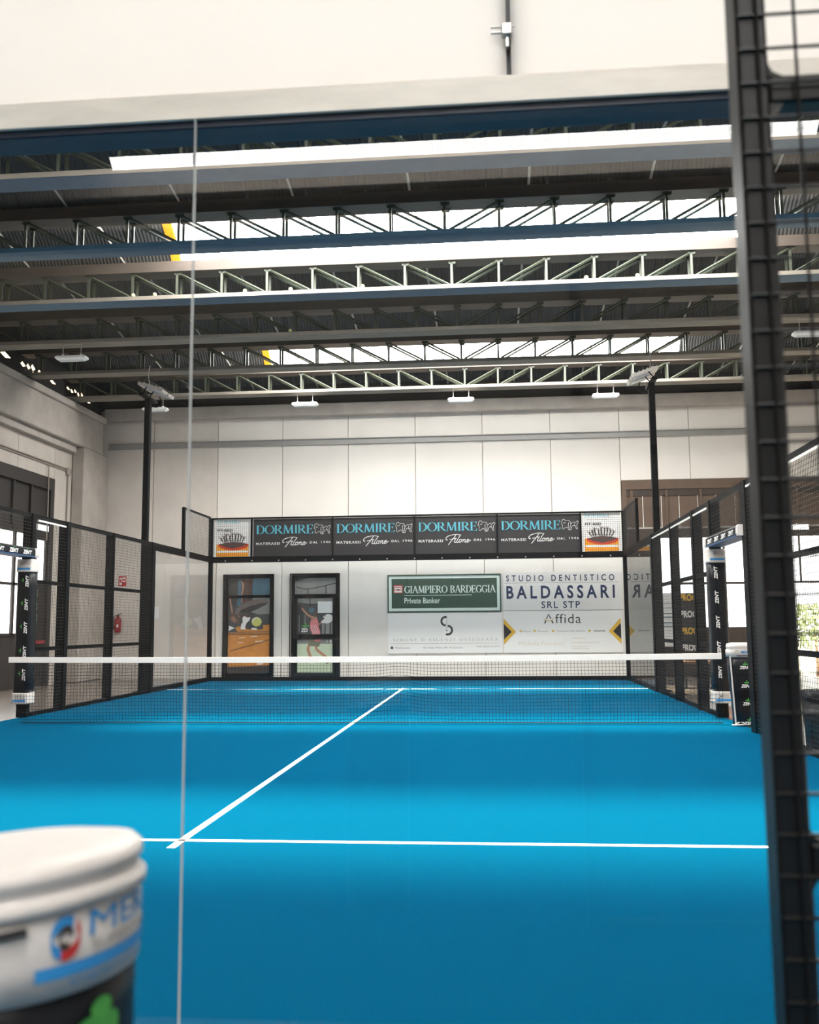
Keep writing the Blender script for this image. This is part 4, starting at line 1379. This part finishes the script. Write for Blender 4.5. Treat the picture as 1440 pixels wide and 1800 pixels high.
tag(bx('bright_rail', g, M['channel'], 5.2, 10.9, YW - 0.01, YW + 0.02, 3.6, 3.64), 'thin pale rail across the gate')
bx('middle_board', g, M['rustdark'], 5.2, 10.9, YW + 0.0, YW + 0.06, 3.37, 3.6)
bx('gate_stile', g, M['rustdark'], 5.2, 5.93, YW + 0.0, YW + 0.06, -0.2, 3.37)
bx('gate_stile', g, M['rustdark'], 8.05, 8.9, YW + 0.0, YW + 0.06, -0.2, 3.37)
wx = [5.93, 6.4, 6.95, 7.5, 8.05]
for i in range(4):
    for (z0, z1) in ((1.19, 2.22), (2.28, 3.36)):
        bx('pane', g, M['window'], wx[i] + 0.02, wx[i + 1] - 0.02, YW + 0.03, YW + 0.036, z0, z1)
    bx('mullion', g, M['rustdark'], wx[i] - 0.03, wx[i] + 0.03, YW + 0.005, YW + 0.06, 1.19, 3.37)
    bx('lower_sheet', g, M['rustdark'], wx[i] + 0.004, wx[i + 1] - 0.004, YW + 0.01, YW + 0.05, -0.2, 1.17)
bx('transom', g, M['rustdark'], 5.93, 8.05, YW + 0.005, YW + 0.06, 2.22, 2.28)
bx('transom', g, M['rustdark'], 5.93, 8.05, YW + 0.005, YW + 0.06, 1.16, 1.19)
for (x0, x1) in ((8.92, 9.27), (9.31, 9.9), (9.94, 10.4)):
    bx('pane', g, M['window'], x0, x1, YW + 0.03, YW + 0.036, 2.28, 3.36)
for x in (9.29, 9.92, 10.45):
    bx('mullion', g, M['rustdark'], x - 0.02, x + 0.02, YW + 0.005, YW + 0.06, 2.25, 3.37)
bx('transom', g, M['rustdark'], 8.9, 10.5, YW + 0.005, YW + 0.06, 2.23, 2.28)
bx('gate_stile', g, M['rustdark'], 10.5, 10.9, YW + 0.0, YW + 0.06, -0.2, 3.37)
o = thing('exit_light', 'small lit white emergency light above the right gate opening', 'light', (9.25, YW - 0.04, 3.58))
bx('housing', o, M['lamp'], -0.28, 0.28, 0.0, 0.04, -0.07, 0.07); bx('lit_face', o, M['exitlight'], -0.26, 0.26, -0.004, 0.0, -0.055, 0.055)
bx('wall_bracket', o, M['lamp'], -0.03, 0.03, 0.02, 0.045, 0.02, 0.09)
# shrub outside the opening
b = MB()
for i in range(420):
    a, c = random.uniform(0, 2 * math.pi), random.uniform(-0.3, 1)
    rad = random.uniform(0.55, 1.0)
    p = Vector((rad * math.cos(a) * math.sqrt(max(0, 1 - c * c * .8)), rad * math.sin(a) * math.sqrt(max(0, 1 - c * c * .8)), 1.1 + c * 0.95))
    u = Vector((random.gauss(0, 1), random.gauss(0, 1), random.gauss(0, 1))).normalized() * 0.13
    w = u.orthogonal().normalized() * 0.06
    b.face([p - u, p + w, p + u, p - w], M['shrub'])
o = thing('shrub', 'sunlit green shrub outside the open gate', 'shrub', (11.1, 26.0, -0.27))
fo = b.build('foliage', o); fo['kind'] = 'stuff'
b = MB(); b.tube([(0, 0, 0), (0.03, 0, 0.6), (0, 0.05, 1.3)], [0.05, 0.04, 0.02], M['wood'], 6); b.build('stem', o)

# left gate
g = structure('door_4', 'big near black steel gate with white panes on the left wall', (0, 0, 0), 'gate')
bx('header', g, M['darkgate'], XL - 0.12, XL + 0.03, 12.62, 18.74, 4.5, 4.78)
bx('jamb', g, M['darkgate'], XL - 0.12, XL + 0.03, 18.56, 18.74, -0.2, 4.5)
ey = [12.62, 13.6, 14.4, 15.2, 16.05, 16.9, 17.7, 18.56]
for i in range(len(ey) - 1):
    bx('gate_sheet', g, M['darkgate'], XL - 0.1, XL - 0.06, ey[i] + 0.004, ey[i + 1] - 0.004, 3.42, 4.5)
    bx('rib', g, M['darkgate'], XL - 0.06, XL - 0.0, ey[i] - 0.03, ey[i] + 0.04, 3.42, 4.5)
bx('middle_board', g, M['darkgate'], XL - 0.1, XL + 0.0, 12.62, 18.56, 3.38, 3.52)
wy = [12.62, 13.7, 14.8, 15.95, 17.08, 17.95]
for i in range(5):
    for (z0, z1) in ((1.18, 2.22), (2.28, 3.38)):
        bx('pane', g, M['window'], XL - 0.07, XL - 0.064, wy[i] + 0.05, wy[i + 1] - 0.05, z0, z1)
    bx('mullion', g, M['darkgate'], XL - 0.1, XL - 0.02, wy[i] - 0.05, wy[i] + 0.05, 1.15, 3.38)
    bx('lower_sheet', g, M['darkgate'], XL - 0.1, XL - 0.05, wy[i] + 0.004, wy[i + 1] - 0.004, -0.2, 1.15)
bx('mullion', g, M['darkgate'], XL - 0.1, XL - 0.02, 17.9, 18.0, -0.2, 3.38)
for z in (1.13, 2.22):
    bx('transom', g, M['darkgate'], XL - 0.1, XL - 0.02, 12.62, 17.95, z, z + 0.06)
d = structure('door_5', 'dark emergency door with an upper pane at the end of the left gate', (0, 0, 0), 'door')
bx('door_leaf', d, M['darkgate'], XL - 0.09, XL - 0.03, 18.02, 18.54, -0.01, 2.24)
bx('pane', d, M['window'], XL - 0.07, XL - 0.064, 18.08, 18.5, 2.3, 3.3)
for (a, c, z0, z1) in ((18.0, 18.56, 2.24, 2.3), (18.0, 18.56, 3.3, 3.38), (18.0, 18.08, 2.3, 3.3), (18.5, 18.56, 2.3, 3.3)):
    bx('pane_frame', d, M['darkgate'], XL - 0.09, XL - 0.02, a, c, z0, z1)
tag(bx('push_bar', d, M['extinguisher'], XL - 0.03, XL + 0.03, 18.06, 18.5, 0.95, 1.02), 'red push bar')
bx('kick_panel', d, M['darkgate'], XL - 0.03, XL - 0.02, 18.08, 18.48, 0.15, 0.7)
for z in (2.02, 1.72, 1.45):
    b = MB(); b.box(XL - 0.03, XL - 0.026, 18.06, 18.2, z, z + 0.14, M['white']); b.box(XL - 0.026, XL - 0.024, 18.08, 18.18, z + 0.02, z + 0.12, M['leaf'])
    tag(b.build('sticker', d), 'green and white sticker')
o = thing('exit_light', 'small lit white emergency light above the left emergency door', 'light', (XL - 0.03, 18.3, 3.58))
bx('housing', o, M['lamp'], -0.04, 0.03, -0.28, 0.28, -0.08, 0.08); bx('lit_face', o, M['exitlight'], 0.03, 0.034, -0.25, 0.25, -0.06, 0.06)

# conduits on the left wall
o = thing('conduit', 'grey conduit pipes with a junction box on the left wall', 'pipe', (XL + 0.004, 0, 0))
for dz in (0.0, 0.05):
    b = MB(); b.tube([(0.025, 12.7, 5.08 + dz), (0.025, 19.62, 5.08 + dz)], 0.016, M['pipe'], 6); b.build('long_pipe', o)
b = MB(); b.tube(curve_pts([Vector((0.025, 18.42, 5.08)), Vector((0.03, 18.38, 5.03)), Vector((0.05, 18.36, 4.9)), Vector((0.06, 18.36, 3.3))], 4), 0.014, M['pipe'], 6); b.build('drop_pipe', o)
b = MB(); b.tube([(0.025, 19.42, 5.0), (0.025, 19.42, 3.0), (0.025, 19.42, 0.3)], 0.016, M['pipe'], 6); b.build('drop_pipe', o)
bx('junction_box', o, M['pipe'], 0.0, 0.06, 19.32, 19.52, 4.98, 5.16, 0.01)

# ------------------------------------------------------------------ clutter behind the right fence
o = thing('backdrop_board', 'black backdrop board with yellow and white lettering behind the right fence', 'board', (5.95, 18.6, -0.012))
bx('board', o, M['black'], -0.62, 0.42, 0.0, 0.03, 0.45, 1.95)
for x in (-0.04, 0.32):
    bx('edge_strip', o, M['white'], x - 0.008, x + 0.008, -0.008, 0.0, 0.9, 1.94)  # white strips stand in for daylight through the window gaps behind
for x in (-0.55, 0.35):
    bx('stand_foot', o, M['black'], x - 0.03, x + 0.03, -0.2, 0.24, 0.0, 0.03); bx('stand_leg', o, M['black'], x - 0.02, x + 0.02, 0.03, 0.06, 0.03, 1.2)
b = MB()
at = lambda u, v, h: (u, -h, v)
for r_, z in enumerate((1.8, 1.44, 1.08, 0.72)):
    put(b, glyphs('PROGE', 0.04), -0.02, z - 0.02, 0.40, z + 0.13, M['gold'] if r_ % 2 == 0 else M['white'], at)
    put(b, glyphs('PROGE', 0.05), -0.6, z - 0.2, -0.16, z - 0.08, M['white'] if r_ % 2 == 0 else M['gold'], at)
b.build('lettering', o)
o = thing('paper_poster', 'pale grey poster with blue lines behind the right fence', 'poster', (5.62, 18.5, -0.012))
bx('sheet', o, M['paper'], -0.16, 0.18, 0.0, 0.01, 0.8, 1.95)
b = MB()
for z in (1.72, 1.62, 1.5, 1.42, 1.3, 1.22):
    poly(b, [(-0.13, z), (0.12, z), (0.12, z + 0.018), (-0.13, z + 0.018)], M['bluefab'] if z < 1.6 else M['greyprint'], at)
b.build('print_lines', o)
bx('easel_leg', o, M['black'], -0.02, 0.02, 0.01, 0.03, 0.0, 1.9)
bx('easel_foot', o, M['black'], -0.16, 0.16, -0.1, 0.14, 0.0, 0.02)
o = thing('low_table', 'low table with brown top behind the right fence', 'table', (5.95, 17.2, -0.012))
bx('table_top', o, M['wood'], -0.32, 0.32, -0.3, 0.3, 0.5, 0.54)
for sx_ in (-1, 1):
    for sy_ in (-1, 1):
        bx('leg', o, M['black'], sx_ * 0.27 - 0.02, sx_ * 0.27 + 0.02, sy_ * 0.25 - 0.02, sy_ * 0.25 + 0.02, 0, 0.5)
o = thing('box', 'brown wooden box on the low table', 'box', (5.95, 17.2, 0.528))
b = MB(); b.box(-0.22, 0.2, -0.14, 0.14, 0, 0.13, M['wood'], 0.006); b.build('box_body', o); bx('lid', o, M['wood'], -0.225, 0.205, -0.145, 0.145, 0.13, 0.15)
o = thing('ball_cart', 'blue topped cart with red sides beside the right padded upright', 'cart', (5.62, 13.3, -0.012))
b = MB(); b.rings([[(sx_ * w, sy_ * w, z) for sx_, sy_ in ((-1, -1), (1, -1), (1, 1), (-1, 1))] for z, w in ((0.1, 0.1), (0.55, 0.15))], M['extinguisher']); b.build('basket', o)
b = MB(); b.rings([[(sx_ * w, sy_ * w, z) for sx_, sy_ in ((-1, -1), (1, -1), (1, 1), (-1, 1))] for z, w in ((0.55, 0.155), (0.72, 0.18))], M['bluefab']); b.build('top_basket', o)
for sx_ in (-1, 1):
    for sy_ in (-1, 1):
        bx('leg', o, M['black'], sx_ * 0.1 - 0.012, sx_ * 0.1 + 0.012, sy_ * 0.1 - 0.012, sy_ * 0.1 + 0.012, 0, 0.12)
o = thing('flag', 'yellow feather flag standing behind the right fence', 'flag', (5.85, 14.6, -0.012))
b = MB(); b.tube([(0, 0, 0.02), (0.0, 0, 1.7)], 0.012, M['black'], 6); b.build('flag_pole', o)
b = MB(); b.mesh([(0, 0.0, 0.75), (-0.04, 0.02, 1.0), (-0.1, 0.0, 1.4), (-0.12, 0.01, 1.68), (0, 0, 1.7), (0, 0.006, 0.75), (-0.04, 0.026, 1.0), (-0.1, 0.006, 1.4), (-0.12, 0.016, 1.68), (0, 0.006, 1.7)],
                 [(0, 1, 2, 3, 4), (9, 8, 7, 6, 5), (0, 5, 6, 1), (1, 6, 7, 2), (2, 7, 8, 3), (3, 8, 9, 4), (4, 9, 5, 0)], M['yellow']); b.build('flag_cloth', o)
bx('flag_base', o, M['black'], -0.15, 0.15, -0.15, 0.15, 0, 0.03)
# bin by the right fence
o = thing('waste_bin', 'black plastic bin on the floor behind the right fence', 'bin', (5.24, 7.55, -0.012))
b = MB(); b.rings([rr(w, w * 0.9, z, 0, 0, 4, 0.03) for z, w in ((0, 0.13), (0.3, 0.145), (0.5, 0.155))], M['plastic']); b.build('bin_body', o, True)
b = MB(); b.rings([rr(w, w * 0.9, z, 0, 0, 4, 0.03) for z, w in ((0.5, 0.17), (0.54, 0.17), (0.6, 0.15), (0.61, 0.12))], M['plastic']); b.build('lid', o, True)
b = MB(); b.tube([(0.15, -0.08, 0.55), (0.2, -0.08, 0.54), (0.2, 0.08, 0.54), (0.15, 0.08, 0.55)], 0.012, M['plastic'], 6); b.build('handle', o)

# ================================================================== FOREGROUND
# padded post at the lower left
PX, PY, PR = 1.365, -1.76, 0.152
o = thing('padded_post', 'padded post with white cap and blue band in the lower left foreground', 'net post', (PX, PY, 0))
def circ(r_, z, dz=0.0, lump=0.0, n=40):
    out = []
    for k in range(n):
        a = 2 * math.pi * k / n
        rr_ = r_ * (1 + lump * (0.5 * math.sin(3 * a + z * 40) + 0.5 * math.sin(7 * a + 2 + z * 25)))
        x, y = rr_ * math.cos(a), rr_ * math.sin(a)
        out.append((x, y, z + dz * (x * 0.95 - y * 0.3) / PR))
    return out
b = MB(); b.rings([circ(PR - 0.004, z, 0, 0.006) for z in (-0.012, 0.2, 0.4, 0.6, 0.75, 0.88, 0.93)], M['navyglossy'])
b.build('pad', o, True)
b = MB(); b.rings([circ(PR, 0.915, 0.004), circ(PR + 0.001, 0.95, 0.004), circ(PR + 0.001, 0.985, 0.004), circ(PR - 0.008, 1.0, 0.01)], M['cover'])
band = b.build('label_band', o, True)
b = MB(); b.rings([circ(PR - 0.006, 0.985, 0.014, 0.01), circ(PR + 0.006, 0.99, 0.014, 0.012), circ(PR + 0.007, 1.0, 0.014, 0.014), circ(PR - 0.001, 1.008, 0.014, 0.012), circ(PR - 0.004, 1.012, 0.015, 0.01), circ(PR + 0.003, 1.018, 0.015, 0.012),
                   circ(PR + 0.003, 1.028, 0.015, 0.01), circ(PR - 0.006, 1.037, 0.014, 0.01), circ(PR - 0.03, 1.042, 0.012, 0.01), circ(0.06, 1.045, 0.006)], M['cover'])
b.build('cap', o, True)
CA = math.atan2(CP.y - PY, CP.x - PX)
wrap = lambda u, v, h: ((PR + 0.001 + h) * math.cos(CA + u), (PR + 0.001 + h) * math.sin(CA + u), v + 0.004 * (math.cos(CA + u) * 0.95 - math.sin(CA + u) * 0.3))
def fine(gl, n=3):
    vs, fs = list(gl[0]), list(gl[1])
    for _ in range(n):
        out = []
        for f in fs:
            a, b_, c = f[:3]
            k = len(vs)
            for p, q in ((a, b_), (b_, c), (c, a)):
                vs.append(((vs[p][0] + vs[q][0]) / 2, (vs[p][1] + vs[q][1]) / 2))
            out += [(a, k, k + 2), (k, b_, k + 1), (k + 2, k + 1, c), (k, k + 1, k + 2)]
        fs = out
    return vs, fs
b = MB()
put(b, fine(glyphs('MERLI', 0.0)), 0.6, 0.967, 1.55, 0.993, M['blueprint'], wrap, 0.0015)
put(b, fine(glyphs('SUPERCONF', 0.02), 1), 0.62, 0.953, 1.4, 0.962, M['greyprint'], wrap, 0.0015)
for i in range(16):
    u0 = 0.22 + 0.1 * i
    poly(b, [(u0, 0.934), (u0 + 0.1, 0.934), (u0 + 0.1, 0.947), (u0, 0.947)], M['blueprint'], wrap, 0.0015)
put(b, glyphs('superconf', 0.0), 0.45, 0.924, 1.2, 0.931, M['blueprint'], wrap, 0.0015)
stroke(b, ell(0.42, 0.972, 0.1, 0.016, 16, 60, 250), 0.012, M['blueprint'], wrap, 0.0015)
stroke(b, ell(0.42, 0.972, 0.1, 0.016, 16, -110, 40), 0.012, M['signred'], wrap, 0.0016)
stroke(b, ell(0.42, 0.972, 0.05, 0.009, 12, 0, 300), 0.008, M['umber'], wrap, 0.0017)
b.build('label', band)
b = MB()
b.tube([wrap(a, 0.985 + 0.002 * math.sin(9 * a), 0.004) for a in (-0.5, -0.35, -0.2, -0.08, 0.05, 0.16)], 0.004, M['black'], 6)
b.build('drawcord', o)
b = MB()
wrap2 = lambda u, v, h: ((PR - 0.002 + h) * math.cos(CA + u), (PR - 0.002 + h) * math.sin(CA + u), v)
for (cu, cv, su, sv) in ((0.74, 0.894, 0.1, 0.011), (0.64, 0.873, 0.15, 0.016), (0.83, 0.873, 0.1, 0.014)):
    poly(b, ell(cu, cv, su, sv, 16), M['leaf'], wrap2, 0.002)
put(b, fine(glyphs("ZEN'T", 0.03, 0.2)), 0.45, 0.81, 1.3, 0.845, M['white'], wrap2, 0.002)
b.build('logo', o)

# mesh gate at the right edge
GY = -1.5
o = thing('mesh_gate', 'near black mesh gate out of focus at the right edge', 'gate', (2.29, GY, 0))
bx('stile', o, M['gate'], 0.0, 0.044, 0.0, 0.06, -0.012, 3.0, 0.005)
bx('stile', o, M['gate'], 1.0, 1.044, 0.0, 0.06, -0.012, 3.0, 0.005)
for z in (0.03, 0.978, 2.053, 2.98):
    b = MB(); b.box(0.044, 1.0, 0.005, 0.055, z - 0.021, z + 0.021, M['gate'], 0.004); b.build('cross_bar', o)
    for (xa, s) in ((0.044, 1), (1.0, -1)):
        for zz in (1, -1):
            b = MB()
            c = 0.02
            pts = [(xa, z + zz * 0.021), (xa + s * c, z + zz * 0.021), (xa + s * c * .35, z + zz * (0.021 + c * .35)), (xa, z + zz * (0.021 + c))]
            b.mesh([(x, 0.008, zc) for x, zc in pts] + [(x, 0.052, zc) for x, zc in pts], [(0, 1, 2, 3), (7, 6, 5, 4), (0, 4, 5, 1), (1, 5, 6, 2), (2, 6, 7, 3), (3, 7, 4, 0)], M['gate'])
            b.build('corner_gusset', o)
b = MB(); b.tube([(0, -0.006, 0), (0, -0.006, 2.98)], 0.0026, M['gate'], 6); wv = b.data('vertical_wire')
b = MB(); b.tube([(0.002, -0.003, 0), (1.04, -0.003, 0)], 0.0026, M['gate'], 6); wh = b.data('horizontal_wire')
for i in range(20):
    w = bpy.data.objects.new('vertical_wire', wv); w.parent = o; w.location = (0.028 + 0.0525 * i - 0.0, 0, 0); COL.objects.link(w)
for i in range(57):
    w = bpy.data.objects.new('horizontal_wire', wh); w.parent = o; w.location = (0, 0, 0.018 + 0.0523 * i); COL.objects.link(w)
